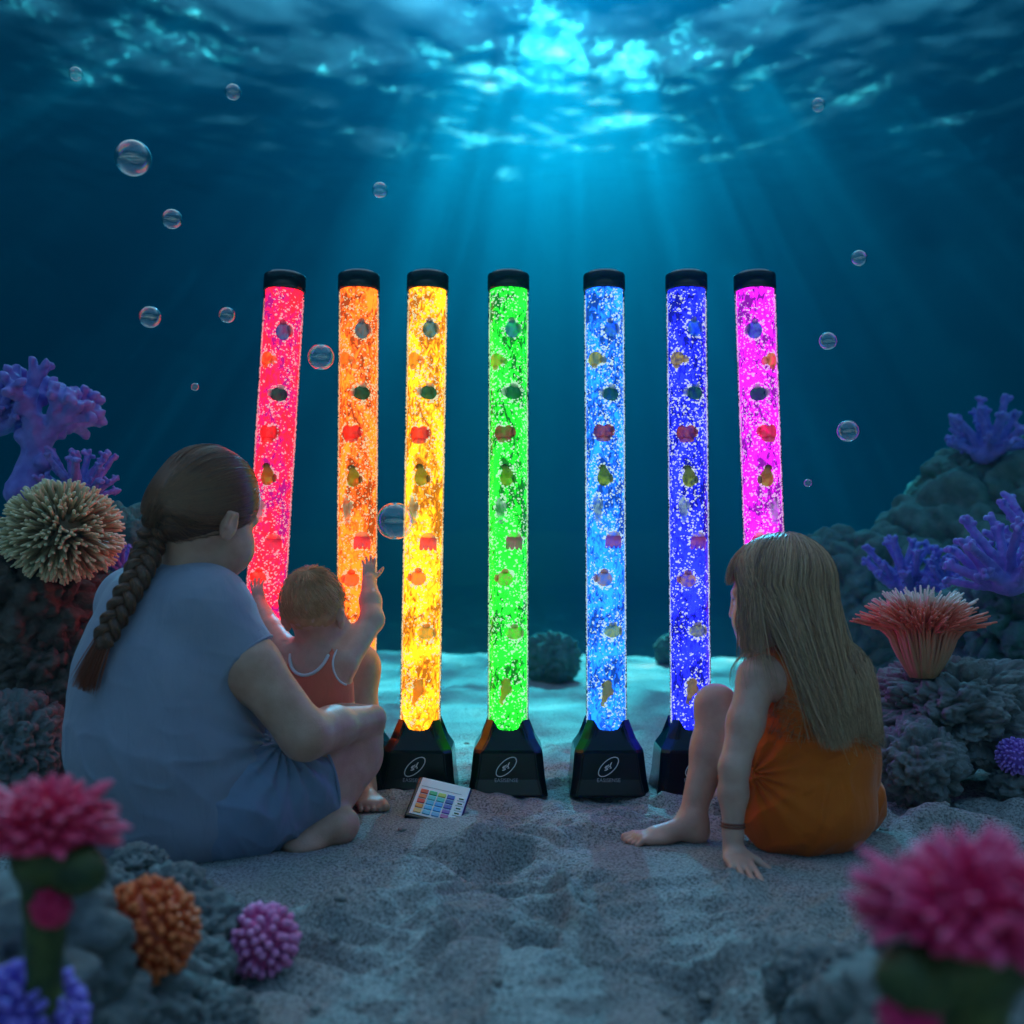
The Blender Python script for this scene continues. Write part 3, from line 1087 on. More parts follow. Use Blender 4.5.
# hems: sleeve, shorts leg and collar, thin rolled edges
def ring_on(sdf, c, ax, n=48, lift=.0, rmax=.25):
    """closed loop where a plane through c meets a body"""
    a = nrm(np.cross(ax, (0.3, .2, .9))); b = np.cross(ax, a)
    out = []
    for t in np.linspace(0, 2 * math.pi, n, endpoint=False):
        v = a * math.cos(t) + b * math.sin(t)
        rs = np.linspace(0, rmax, 240)
        d = sdf.at(c + rs[:, None] * v)
        k = np.argmax(d > 0)
        out.append(c + v * (rs[k] + lift))
    return np.array(out)
def loop_mesh(name, pts, r, seg=8):
    p = np.concatenate([pts, pts[:3]])
    v, f = tube(p, r, seg, cap=False)
    return mesh_np(name, v, f)
slv = SDF(); slv.cone(shR, slR + (slR - shR) * .2, .073, .072, 0)
lgv = SDF(); lgv.cone(hipR, hem + (hem - hipR) * .2, .146, .134, 0)
link('sleeve_hem', loop_mesh('sleeve_hem', ring_on(slv, slR - axR * .003, axR, rmax=.1), .0034), white_blue, shirt)
link('sleeve_hem', loop_mesh('sleeve_hem', ring_on(slv, slR - axR * .024, axR, rmax=.1, lift=.0015), .0013), white_blue, shirt)
link('leg_hem', loop_mesh('leg_hem', ring_on(lgv, hem - axH * .003, axH, rmax=.16), .0038), blue_short, shorts)
ncen = nb * .62 + nt_ * .38
nax = nrm(nt_ - nb)
nk = SDF(); nk.cone(nb, nt_, .071, .058, .02)
link('collar', loop_mesh('collar', ring_on(nk, nb * .8 + nt_ * .2, nrm(nax + WF * -.25), rmax=.12, lift=.002), .0065), white_blue, shirt)
# armhole seam
sa_ = ring_on(sh, shR + axR * .004, nrm(axR + WR * .9), rmax=.13)
link('armhole_seam', loop_mesh('armhole_seam', sa_, .0016), white_blue, shirt)

# hair
hair_dark = hair_mat('brown_hair', (.13, .047, .024), (.34, .125, .05), .32)
hair_cap_w = pbr('brown_hair_mass', (.09, .034, .017), .5, (.14, .052, .024), 60, 4, bump=.4, bscale=120)
Lh = lambda r, f, u: hc + hM.T @ (np.array([r, f, u]) * WS)
hs = SDF()
hs.ell(Lh(0, -.014, .030), np.array([.083, .102, .094]) * WS, hM, .02)
hs.ell(Lh(-.004, -.082, -.030), np.array([.050, .040, .045]) * WS, hM, .07)
n_ = hM.T @ nrm((0, .80, -.60))
def cap_post(g, F):
    e = np.maximum(F, (g - Lh(0, .040, .012)) @ n_)
    return e - .0018 * vnoise((g - hc) @ hM.T * np.array([90, 22, 60]), 3)
hair = link('hair', hs.mesh('hair', .004, cap_post), hair_cap_w, woman)
# braid over the back
full = SDF(); full.pr = sh.pr + wo.pr
hb = SDF(); hb.pr = hs.pr
root = Lh(-.005, -.105, -.045)
path = [Lh(0, -.085, -.02), root]
for (bx, by, o) in ((150, 548, .034), (139, 572, .034), (126, 598, .031), (113, 622, .028), (103, 642, .026)):
    q = march(full, bx, by, off=o * .7)
    if q is None: q = P(bx, by, 2.36)
    path.append(q)
S = 5200
th = rg.uniform(-2.3, 2.3, S)
starts = np.stack([np.sin(th) * .95, .62 + .20 * np.cos(th) - .35 * (1 - np.cos(th)) + rg.normal(0, .05, S), .78 * np.cos(th * .75) - .05 + rg.normal(0, .05, S)], 1)
inner = rg.random(S) < .72
starts[inner] = starts[inner] * (1 - .9 * rg.random((inner.sum(), 1))) + np.stack([rg.uniform(-1, 1, inner.sum()), rg.uniform(-1, .6, inner.sum()), rg.uniform(-.25, 1, inner.sum())], 1) * .9
ends = np.array([.05, -.86, -.50]) + rg.normal(0, .07, (S, 3))
cur = ell_strands(rg, Lh(0, -.014, .030), hM, np.array([.083, .102, .094]) * WS, starts, ends, 13, .0025, 1.0)
cur = push_out(hs, cur, .0060)
gat = np.stack([path[1] + rg.normal(0, .010, (S, 3)), path[2] * .5 + path[1] * .5 + rg.normal(0, .008, (S, 3))], 1)
mid_ = (cur[:, -1] * .5 + gat[:, 0] * .5)[:, None] + np.array([0, -.008, -.004])
cur = np.concatenate([cur, push_out(hs, mid_, .0062), gat], 1)
ok = (((cur[:, 0] - Lh(0, .055, .012)) @ n_) < 0)
link('hair_strands', strands_mesh('hair_strands', cur[ok], rg.uniform(.0006, .0012, ok.sum()), .5), hair_dark, hair)
path = np.array(path)
def resample(pts, n):
    pts = np.array(pts, float)
    for _ in range(2):
        q = [pts[0]]
        for a, b in zip(pts[:-1], pts[1:]): q += [a * .75 + b * .25, a * .25 + b * .75]
        q.append(pts[-1]); pts = np.array(q)
    s = np.concatenate([[0], np.cumsum(np.linalg.norm(np.diff(pts, axis=0), axis=1))])
    t = np.linspace(0, s[-1], n)
    return np.stack([np.interp(t, s, pts[:, i]) for i in range(3)], 1)
bp_ = resample(path, 110)
T_, N_, B_ = frames(bp_)
view = nrm((0, -1, .1))
Bv = np.array([nrm(np.cross(t, view)) for t in T_]); Nv = np.array([np.cross(b, t) for b, t in zip(Bv, T_)])
u = np.linspace(0, 1, 110)
wd = .021 * (1 - .30 * u) * np.clip(u * 6 + .55, 0, 1)
ph = u * 2 * math.pi * 3.7
allc = []
core = Acc()
for i in range(3):
    a = ph + i * 2 * math.pi / 3
    cen = bp_ + Bv * (np.sin(a) * wd * 1.0)[:, None] + Nv * (np.sin(2 * a) * wd * .55)[:, None]
    v, f = tube(cen, wd * .74, 10); core.add(v, f)
    for k in range(95):
        r = .80 * math.sqrt(rg.uniform(.5, 1)) * 1.02; q = rg.uniform(0, 2 * math.pi)
        tw = q + u * rg.uniform(-1, 1) * 2
        fl = 1 + .06 * np.sin(u * 30 + q)
        allc.append(cen + Bv * (np.cos(tw) * r * wd * fl)[:, None] + Nv * (np.sin(tw) * r * wd * fl)[:, None])
braid = link('braid', core.mesh('braid'), hair_cap_w, woman)
link('braid_strands', strands_mesh('braid_strands', np.array(allc), rg.uniform(.0006, .0011, len(allc)), .8), hair_dark, braid)
# loose tail below the tie
tl = []
e0 = bp_[-1]
tailp = [e0]
for (bx, by) in ((96, 658), (89, 674), (84, 688)):
    q = march(full, bx, by, off=.016); tailp.append(q if q is not None else P(bx, by, 2.36))
tp = resample(np.array(tailp), 14)
for k in range(620):
    o1, o2 = rg.normal(0, .0085), rg.normal(0, .007)
    g_ = np.linspace(.75, 1.35, 14)
    e = tp + Bv[-1] * (o1 * g_)[:, None] + Nv[-1] * (o2 * g_)[:, None] * .8
    L_ = rg.uniform(.72, 1.08)
    e = e[0] + (e - e[0]) * L_
    tl.append(e)
tailc = push_out(sh, np.array(tl), .003)
auburn = hair_mat('auburn_hair', (.22, .045, .018), (.38, .085, .032), .4)
link('braid_tail', strands_mesh('braid_tail', tailc, rg.uniform(.0007, .0012, len(tl)), .35), auburn, braid)
tv, tf = tube(np.array([bp_[-4], bp_[-1], tp[1]]), .0155, 14)
link('hair_tie', mesh_np('hair_tie', tv, tf), hair_cap_w, braid)

add_eyes(woman, hc, hM, WS)
# ------------------------------------------------------------------ baby on the lap
rg = np.random.default_rng(11)
bb_ = SDF()
BF = nrm((.28, .95, 0)); BB = basis(BF)
b_pel, b_mid, b_che = P(318, 716, 2.73), P(319, 690, 2.73), P(318, 664, 2.735)
for c_, r_ in ((b_pel, (.086, .076, .066)), (b_mid, (.084, .070, .070)), (b_che, (.080, .062, .058))): bb_.ell(c_, r_, BB, .04)
bc = P(315, 611, 2.735)
bM = basis((.20, .96, .05), nrm((-.04, .02, 1)))
add_head(bb_, bc, bM, .90, 1)
bb_.cone(P(318, 655, 2.735), P(316, 632, 2.735), .043, .045, .025)
s1, e1, w1 = P(345, 661, 2.725), P(372, 620, 2.82), P(369, 582, 2.90)
bb_.chain([s1, e1], [.036, .030], .03).chain([e1, e1 * .5 + w1 * .5, w1], [.030, .027, .019], .015)
add_hand(bb_, w1, nrm((-.05, .35, 1)), nrm((-.25, .95, -.3)), .47, 1, (.25, .55, .5), .14, .8)
s2, e2, w2 = P(290, 656, 2.75), P(272, 630, 2.84), P(260, 604, 2.93)
bb_.chain([s2, e2], [.035, .029], .03).chain([e2, w2], [.028, .019], .015)
add_hand(bb_, w2, nrm((-.25, .35, .9)), nrm((.2, .9, -.2)), .47, -1, (.2, .4, .4), .15, .8)
for px, d in ((337, 2.72), (303, 2.76)):
    h_ = P(px, 724, d); k_ = P(px + 14, 722, d + .16); a_ = P(px + 22, 742, d + .22)
    bb_.chain([h_, k_], [.056, .044], .03).chain([k_, a_], [.040, .030], .02)
    bb_.ell(a_ + [.01, .025, -.005], (.022, .036, .020), None, .015)
baby = link('person', bb_.mesh('person', .0030), skin_child)
tag(baby, 'baby in a coral sleeveless suit, seen from behind, reaching up to the orange tube', 'person')
st_ = SDF()
for c_, r_ in ((b_pel, (.090, .080, .070)), (b_mid, (.088, .074, .072)), (b_che, (.0835, .0655, .0615))): st_.ell(c_, r_, BB, .04)
bx, bf = BB[0], BB[1]
def suit_cut(g):
    o = g - P(317, 650, 2.735)
    u_, l_ = o[:, 2], o @ bx
    # a deep U at the back between two straps, open armholes at the sides
    neck = np.hypot(l_ / .052, (u_ + .002) / .054) - 1
    arm_ = np.minimum(np.hypot((l_ - .108) / .045, (u_ + .010) / .078), np.hypot((l_ + .108) / .045, (u_ + .010) / .078)) - 1
    return np.maximum(np.maximum(-neck * .045, -arm_ * .05), u_ - .016)
suit_m = cloth_mat('coral_knit', (.80, .17, .10), (.86, .20, .12), 700)
def suit_post(g, F):
    return np.maximum(F - folds(g, 31, 24, .003, (0, .2, 1)), suit_cut(g))
suit = link('suit', st_.mesh('suit', .0030, suit_post), suit_m, baby)
trim_m = cloth_mat('white_trim', (.75, .70, .70), (.80, .76, .76))
def on_suit(px, py):
    q = march(st_, px, py, off=.0015)
    return q
def piping(pxs, r=.0038):
    q = [on_suit(*p) for p in pxs]
    q = [p for p in q if p is not None]
    if len(q) > 2:
        v, f = tube(resample(np.array(q), 40), r, 8)
        link('trim', mesh_np('trim', v, f), trim_m, suit)
def edge_pts(kind):
    out = []
    for t in np.linspace(-1.0, 1.0, 15):
        if kind == 'neck':
            a = t * 1.45
            l_, u_ = .052 * math.sin(a), -.002 - .054 * math.cos(a)
        else:
            a = t * 1.15 + math.pi * (1.5)
            l_, u_ = kind * (.108 + .045 * math.sin(a)), -.010 + .078 * math.cos(a)
        c0 = P(317, 650, 2.735) + bx * l_ + np.array([0, 0, u_])
        rs = np.linspace(.14, 0, 240)
        d = st_.at(c0 - bf * rs[:, None]); k = np.argmax(d < .001)
        if d[k] < .001: out.append(c0 - bf * rs[k])
    return out
for kd, rr in (('neck', .0042), (1, .0028), (-1, .0028)):
    e = edge_pts(kd)
    if len(e) > 3:
        v, f = tube(resample(np.array(e), 40), rr, 8); link('trim', mesh_np('trim', v, f), trim_m, suit)
# fine short hair
blond_b = hair_mat('fine_blond_hair', (.55, .24, .10), (.80, .42, .20), .4)
cap_b = pbr('fine_blond_hair_mass', (.58, .27, .12), .55, (.68, .34, .16), 70, 3, bump=.2, bscale=160)
Lb = lambda r, f, u: bc + bM.T @ (np.array([r, f, u]) * .90)
hb_ = SDF(); hb_.ell(Lb(0, -.014, .028), np.array([.083, .1005, .0915]) * .90, bM, .02)
nb_ = bM.T @ nrm((0, .72, -.55))
def capb_post(g, F):
    e = np.maximum(F, (g - Lb(0, .036, .006)) @ nb_)
    e = np.maximum(e, (Lb(0, 0, -.050) - g) @ bM[2] - .012 * vnoise(g * 60, 4))
    return e - .0012 * vnoise((g - bc) @ bM.T * np.array([110, 110, 30]), 3)
bh = link('hair', hb_.mesh('hair', .003, capb_post), cap_b, baby)
S = 2400
whorl = nrm((.12, -.42, .90))
d0 = whorl + rg.normal(0, .10, (S, 3)) * rg.random((S, 1)) * 2.2
extra = rg.random(S) < .6
dd = rg.normal(0, 1, (S, 3)); dd /= np.linalg.norm(dd, axis=1)[:, None]; dd[:, 2] = np.abs(dd[:, 2]) * 1.1 - .35
d0[extra] = dd[extra]
out_dir = d0 / np.linalg.norm(d0, axis=1)[:, None]
away = out_dir - whorl * (out_dir @ whorl)[:, None] + np.cross(whorl, out_dir) * .55
away /= np.linalg.norm(away, axis=1)[:, None] + 1e-6
en = out_dir + away * rg.uniform(.28, .55, (S, 1)) + np.array([0, 0, -.18])
cur = ell_strands(rg, Lb(0, -.014, .028), bM, np.array([.0845, .102, .093]) * .90, out_dir, en, 7, .002, 1.0)
cur += (np.linspace(0, 1, 7)[None, :, None] ** 2) * (rg.normal(0, .003, (S, 1, 3)))
ok = (((cur[:, -1] - Lb(0, .044, .006)) @ nb_) < 0) & (((cur[:, -1] - Lb(0, 0, -.066)) @ bM[2]) > 0)
link('hair_strands', strands_mesh('hair_strands', cur[ok], rg.uniform(.0004, .0008, ok.sum()), .25), blond_b, bh)

add_eyes(baby, bc, bM, .90)
# ------------------------------------------------------------------ girl sitting on the sand
rg = np.random.default_rng(23)
GF = nrm((-.72, .69, 0)); GB = basis(GF); GR = GB[0]
gi = SDF()
g_pel, g_mid, g_che, g_sh = P(815, 806, 2.40), P(822, 752, 2.41), P(818, 700, 2.41), P(806, 668, 2.41)
gt = [(g_pel, (.128, .118, .098)), (g_mid, (.112, .100, .095)), (g_che, (.115, .088, .090)), (g_sh, (.105, .062, .050))]
for c_, r_ in gt: gi.ell(c_, r_, GB, .06)
gsL, gsR = P(757, 678, 2.345), P(852, 674, 2.50)
gi.cone(gsL, g_sh, .038, .050, .05).cone(gsR, g_sh, .038, .050, .05)
gc = P(777, 596, 2.40)
gM = basis((-.86, .50, -.06), nrm((-.05, .05, 1)))
GS = .99
add_head(gi, gc, gM, GS, 1)
gi.cone(P(802, 664, 2.41), P(793, 628, 2.405), .045, .042, .03)
# near arm, propped on the sand
geL, gwL = P(734, 768, 2.27), P(733, 833, 2.25)
gi.chain([gsL, gsL * .5 + geL * .5, geL], [.041, .037, .030], .02)
gi.chain([geL, geL * .6 + gwL * .4 + np.array([0, .004, 0]), gwL], [.030, .0295, .0195], .015)
gw = gz(gwL)
add_hand(gi, np.array([gwL[0], gwL[1], gw[2] + .028]), nrm((.06, -.95, -.24)), nrm((0, -.2, -1)), .76, -1, (.10, .14, .10), .13, .95)
gi.cone(gwL, np.array([gwL[0], gwL[1], gw[2] + .03]), .0195, .020, .012)
# far arm
geR, gwR = P(800, 760, 2.72), P(770, 735, 2.80)
gi.chain([gsR, geR], [.038, .028], .02).chain([geR, gwR], [.028, .019], .015)
add_hand(gi, gwR, nrm((-.8, .3, 0)), nrm((0, .2, -1)), .78, 1)
# near leg: knee up, foot flat
ghL, gkL, gaL = P(785, 802, 2.40), P(716, 706, 2.50), P(690, 822, 2.44)
gi.chain([ghL, ghL * .5 + gkL * .5, gkL], [.078, .066, .046], .04)
gi.chain([gkL, gkL * .62 + gaL * .38 + np.array([.012, .005, 0]), gaL], [.043, .043, .026], .025)
fh, ft = gz(P(704, 843, 2.43)), gz(P(628, 840, 2.41))
add_foot(gi, fh + [0, 0, -.004], ft + [0, 0, -.002], .88, (0, 0, 1), -1)
gi.cone(gaL, fh + np.array([-.02, 0, .045]), .027, .028, .02)
# far leg folded behind
ghR, gkR, gaR = P(845, 800, 2.55), P(752, 722, 2.66), P(762, 790, 2.74)
gi.chain([ghR, gkR], [.075, .046], .03).chain([gkR, gaR], [.043, .028], .02)
fh2 = gz(P(765, 806, 2.76)); add_foot(gi, fh2, fh2 + np.array([-.15, .06, 0.0]), .86, (0, 0, 1), 1)
gi.cone(gaR, fh2 + np.array([0, 0, .045]), .028, .028, .02)
girl = link('person', gi.mesh('person', .0033), skin_child)
tag(girl, 'child in an orange dress with long straight hair, sitting on the sand', 'person')
# dress
dr = SDF()
for c_, r_ in gt: dr.ell(c_, np.array(r_) + np.array([.013, .013, .009]), GB, .06)
dr.cone(gsR, g_sh, .042, .055, .05).cone(gsL, g_sh, .042, .055, .05)
hm = ghL * .50 + gkL * .50; axg = nrm(gkL - ghL)
hm2 = ghR * .45 + gkR * .55; axg2 = nrm(gkR - ghR)
GK = P(752, 775, 2.33)
def dress_post(g, F):
    F = smin(F, cut_cone(g, ghL, hm, .108, .086, hm, axg), .05)
    F = smin(F, cut_cone(g, ghR, hm2, .088, .068, hm2, axg2), .05)
    o = g - gsL
    lr = np.stack([o @ GR, o @ GF, o[:, 2]], 1)
    hole = np.sqrt(((lr + np.array([.022, 0, .012])) / np.array([.062, .080, .082])) ** 2 @ np.ones(3)) - 1
    F = smax(F, -hole * .06, .004)
    o = g - gsR
    lr = np.stack([o @ GR, o @ GF, o[:, 2]], 1)
    hole = np.sqrt(((lr - np.array([.026, 0, -.008])) / np.array([.052, .075, .072])) ** 2 @ np.ones(3)) - 1
    F = smax(F, -hole * .06, .004)
    nk = np.linalg.norm((g - P(800, 648, 2.40)) / np.array([.066, .066, .055]), axis=1) - 1
    F = smax(F, -nk * .05, .004)
    low = np.clip((.42 - g[:, 2]) / .25, .15, 1)
    d = folds(g, 91, 12, .008, (.6, -.3, .6)) * low + folds(g, 95, 25, .0035, (.5, -.3, .8)) * low
    k = np.exp(-(np.linalg.norm(g - GK, axis=1) / .10) ** 2)
    ang = np.arctan2((g - GK)[:, 0], (g - GK)[:, 2])
    return F - d - k * .005 * np.sin(15 * ang + 1.0)
orange_c = cloth_mat('orange_cotton', (.72, .115, .008), (.80, .145, .012))
_f = SDF(); _f.pr = list(dr.pr); _f.cone(ghL, hm, .12, .10).cone(ghR, hm2, .11, .09)
dress = link('dress', dr.mesh('dress', .0036, dress_post, *_f.bounds(.015), hint=_f), orange_c, girl)
ax_ = SDF(); ax_.cone(gsL, gsL + (geL - gsL) * .01, .01, .01)
# bracelet
bc_ = gwL * .86 + geL * .14
aw = nrm(gwL - geL)
for k_ in (0, .006):
    rp = ring_on(gi, bc_ + aw * k_, aw, rmax=.05, lift=.0012)
    link('bracelet', loop_mesh('bracelet', rp, .0022), pbr('cord_bracelet', (.25, .06, .03), .6), girl)
# hair
fair = hair_mat('light_brown_hair', (.30, .125, .058), (.85, .50, .28), .3)
fair_cap = pbr('light_brown_hair_mass', (.22, .09, .042), .55, (.28, .115, .055), 60, 4, bump=.3, bscale=130)
Lg = lambda r, f, u: gc + gM.T @ (np.array([r, f, u]) * GS)
hg = SDF()
hrad = np.array([.090, .108, .099]) * GS
hg.ell(Lg(0, -.014, .030), hrad, gM, .02)
hg.ell(Lg(0, -.062, -.055), np.array([.072, .050, .075]) * GS, gM, .05)
ng = gM.T @ nrm((0, .92, -.40))
def capg_post(g, F):
    e = np.maximum(F, (g - Lg(0, .022, .0)) @ ng)
    return e - .002 * vnoise((g - gc) @ gM.T * np.array([80, 60, 16]), 3)
gh = link('hair', hg.mesh('hair', .0036, capg_post), fair_cap, girl)
S = 6400
az = rg.uniform(-1, 1, S) * math.pi * .66            # 0 = back of the head, +-150 deg = temples
az = np.where(az > 0, az * 1.22, az)
part = np.stack([rg.normal(0, .02, S), rg.normal(0, .07, S) - .38 * np.cos(az) - .06, np.ones(S)], 1)
t_end = np.stack([np.sin(az) * 1.0, -np.cos(az) * 1.0, np.full(S, -.06)], 1)
part[:, 0] += .05 * np.sign(t_end[:, 0])
K1, K2 = 9, 20
c1_ = ell_strands(rg, Lg(0, -.014, .030), gM, hrad, part, t_end, K1, .003, 1.4)
body = SDF(); body.pr = dr.pr + [p for p in gi.pr]
end = c1_[:, -1]
ln = rg.uniform(.255, .345, S) * (1 - .28 * np.clip((np.abs(az) - 1.5) / 1.0, 0, 1))
tt = np.linspace(0, 1, K2 + 1)[1:]
back = -gM[1]
axc = Lg(0, -.03, 0)
rel = end - axc
dirn = np.zeros((S, 3)); dirn[:] = np.array([0.0, 0, -1.0])
spread = rg.normal(0, .012, (S, 3)); spread[:, 2] = 0
inward = -rel.copy(); inward[:, 2] = 0
clump = .012 * np.stack([vnoise(np.stack([az * 9, az * 0 + 3, az * 0], 1), 61), vnoise(np.stack([az * 9, az * 0 + 9, az * 0], 1), 62), 0 * az], 1)
c2_ = end[:, None, :] + dirn[:, None, :] * (ln[:, None, None] * tt[None, :, None]) + inward[:, None, :] * (.16 * tt ** 1.1)[None, :, None] + (spread + clump)[:, None, :] * tt[None, :, None] + (np.array([.020, -.010, 0]) * (tt ** 1.2)[:, None])[None] + (np.array([.86, -.45, 0])[None, None] * (.055 * np.abs(az))[:, None, None] * (tt ** .9)[None, :, None])
wave = .004 * np.sin(tt[None, :] * 7 + rg.uniform(0, 6, (S, 1)))
c2_[:, :, 0] += wave * tt[None, :]
cur = np.concatenate([c1_, c2_], 1)
sh2 = cur.shape
cur = push_out(body, cur, .006) + rg.uniform(0, .010, (S, 1, 1)) * (np.concatenate([np.zeros(K1), tt])[None, :, None]) * nrm((.25, -.9, .2))
link('hair_strands', strands_mesh('hair_strands', cur, rg.uniform(.0005, .00095, S), .3), fair, gh)
# fringe over the brow and loose locks before the ear
S2 = 420
st = np.stack([rg.uniform(-.35, .35, S2), .35 + rg.uniform(-.2, .2, S2), np.ones(S2)], 1)
en = np.stack([rg.uniform(-.62, .62, S2), np.full(S2, .98), rg.uniform(-.02, .16, S2)], 1)
fr = ell_strands(rg, Lg(0, -.010, .030), gM, np.array([.091, .113, .100]) * GS, st, en, 10, .003, 1.0)
link('fringe', strands_mesh('fringe', push_out(gi, fr, .003), rg.uniform(.0006, .0010, S2), .3), fair, gh)

# loose thin locks falling in front of the ear
S3 = 460
azl = -rg.uniform(1.75, 2.35, S3)
p3 = np.stack([rg.normal(-.10, .03, S3), rg.uniform(.3, .8, S3), np.ones(S3)], 1)
e3 = np.stack([np.sin(azl) * 1.02, -np.cos(azl) * 1.02, np.full(S3, -.08)], 1)
l1 = ell_strands(rg, Lg(0, -.014, .030), gM, np.array([.092, .110, .100]) * GS, p3, e3, 9, .003, 1.0)
ln3 = rg.uniform(.06, .20, S3)
l2 = l1[:, -1][:, None] + np.array([0, 0, -1.0])[None, None] * (ln3[:, None, None] * tt[None, :, None]) + (rg.normal(0, .010, (S3, 1, 3)) + np.array([.012, -.01, 0])) * tt[None, :, None]
l3 = push_out(body, np.concatenate([l1, l2], 1), .004)
link('locks', strands_mesh('locks', l3, rg.uniform(.0005, .0009, S3), .3), fair, gh)

S4 = 260
a4, b4 = P(764, 618, 2.47), P(751, 686, 2.50)
j4 = rg.normal(0, 1, (S4, 3)) * np.array([.010, .012, .006])
t4 = np.linspace(0, 1, 14)
c4 = a4 + j4[:, None] + (b4 - a4)[None, None] * t4[None, :, None] + rg.normal(0, .006, (S4, 1, 3)) * t4[None, :, None] ** 2
link('locks', strands_mesh('locks', c4, rg.uniform(.0005, .0009, S4), .3), fair, gh)
add_eyes(girl, gc, gM, GS)
# ------------------------------------------------------------------ rocks
def rock_mat(name, c1, c2):
    m, nt, out = new_mat(name)
    b = N(nt, 'ShaderNodeBsdfPrincipled', Roughness=.85)
    b.inputs['Specular IOR Level'].default_value = .3
    tc = N(nt, 'ShaderNodeTexCoord')
    n1 = N(nt, 'ShaderNodeTexNoise', Scale=16, Detail=6, Roughness=.65); nt.links.new(tc.outputs['Object'], n1.inputs['Vector'])
    nt.links.new(ramp(nt, n1.outputs['Fac'], [(.3, c1), (.7, c2)]), b.inputs['Base Color'])
    n2 = N(nt, 'ShaderNodeTexNoise', Scale=110, Detail=5, Roughness=.7); nt.links.new(tc.outputs['Object'], n2.inputs['Vector'])
    bp = N(nt, 'ShaderNodeBump', Strength=.9, Distance=.008); nt.links.new(n2.outputs['Fac'], bp.inputs['Height'])
    nt.links.new(bp.outputs[0], b.inputs['Normal']); nt.links.new(b.outputs[0], out.inputs[0])
    return m
rock_grey = rock_mat('grey_reef_rock', (.14, .15, .15), (.30, .31, .30))
rock_brown = rock_mat('brown_reef_rock', (.09, .065, .055), (.19, .14, .115))
rock_teal = rock_mat('haze_teal_rock', (.05, .15, .14), (.11, .28, .25))  # teal of the hazy water put into the rock colour


def rock(px, py, d, rad, seed, mat, label, s1=None, sub=6, amp=1.0, group='reef rocks', loc=None, cat='rock', sink=True, name='reef_rock'):
    c = P(px, py, d) if loc is None else np.array(loc, float)
    V, Fc = ico(sub)
    rad = np.array(rad, float)
    rm = rad.mean()
    s1 = s1 or 2.4
    q = V * rad / rm
    q = q + .08 * np.stack([vnoise(q * 2.2 + 5, seed), vnoise(q * 2.2 + 9, seed + 1), vnoise(q * 2.2 + 13, seed + 2)], 1)
    hb1 = lambda w, k: np.sqrt(np.clip(1 - (w / k) ** 2, 0, 1))
    w1 = hb1(worley(q * s1 + seed, seed), .80)
    w2 = hb1(worley(q * s1 * 2.3 + seed, seed + 3), .78)
    w3 = hb1(worley(q * s1 * 5.2 + seed, seed + 7), .75)
    dsp = .36 * (w1 - .6) + .20 * (w2 - .6) + .07 * (w3 - .6) + .18 * fbm(q * 1.3 + seed, 3, seed)
    v = V * rad * (1 + amp * dsp)[:, None]
    o = link(name, mesh_np(name, v, Fc), mat)
    o.location = Vector(c.tolist())
    return tag(o, label, cat, group)

# left stack behind the woman
rock(18, 600, 3.05, (.26, .22, .20), 3, rock_brown, 'big brown knobbly rock under the tan spiky coral', s1=2.6)
rock(52, 668, 2.98, (.17, .15, .14), 8, rock_brown, 'brown rounded rock at the back of the seated adult in blue', s1=2.6)
rock(14, 742, 2.80, (.125, .12, .115), 12, rock_grey, 'grey cauliflower-like rock at the left edge above the pink coral', s1=3.0)
rock(44, 738, 3.00, (.15, .13, .13), 15, rock_grey, 'dim grey rock wedged beside the cauliflower-like one at left', s1=3.0)
rock(-8, 690, 3.05, (.16, .14, .2), 18, rock_brown, 'brown rock cut by the left edge, between two rocks of the stack', s1=2.6)
rock(122, 580, 3.55, (.20, .18, .22), 21, rock_teal, 'teal rock glimpsed between spiky coral and the braid', s1=2.4)
rock(70, 720, 3.3, (.30, .22, .28), 24, rock_brown, 'dark broad rock at the foot of the left stack', s1=2.8)
# right mound
rock(905, 640, 4.75, (.46, .42, .42), 31, rock_teal, 'low teal rock at the left end of the right reef slope', s1=1.9, sub=6)
rock(868, 598, 4.7, (.34, .32, .30), 29, rock_teal, 'teal rock nearest the seated girl on the right slope', s1=1.9)
rock(985, 590, 4.9, (.52, .46, .50), 34, rock_teal, 'broad teal rock in the middle of the right reef slope', s1=1.9, sub=6)
rock(985, 492, 5.0, (.26, .26, .22), 37, rock_teal, 'teal rock on top of the slope under the highest blue coral', s1=1.8)
rock(1062, 520, 4.8, (.42, .38, .34), 40, rock_teal, 'teal rock cut by the right edge, high on the slope', s1=1.8)
rock(1015, 628, 3.45, (.24, .22, .17), 43, rock_teal, 'dark teal rock under the purple coral by the right edge', s1=2.6)
rock(850, 640, 5.6, (.5, .4, .3), 45, rock_teal, 'far dim rock behind the hair of the seated girl', s1=1.8)
rock(962, 712, 3.02, (.27, .21, .135), 47, rock_grey, 'wide grey knobbly rock carrying the red fan coral', s1=3.2, sub=7)
rock(918, 764, 2.80, (.112, .105, .098), 52, rock_grey, 'small grey knobbly rock beside the orange dress', s1=3.0)
rock(1022, 786, 2.82, (.075, .06, .05), 63, rock_grey, 'low grey stone under the small purple ball coral', s1=2.8, sub=5)
# far boulders on the sand
rock(552, 660, 5.75, (.14, .13, .125), 57, rock_teal, 'teal boulder alone on the sand behind the tubes', s1=2.8, sub=5)
rock(676, 650, 6.6, (.12, .11, .10), 60, rock_teal, 'faint far boulder behind the indigo tube', s1=2.8, sub=5)
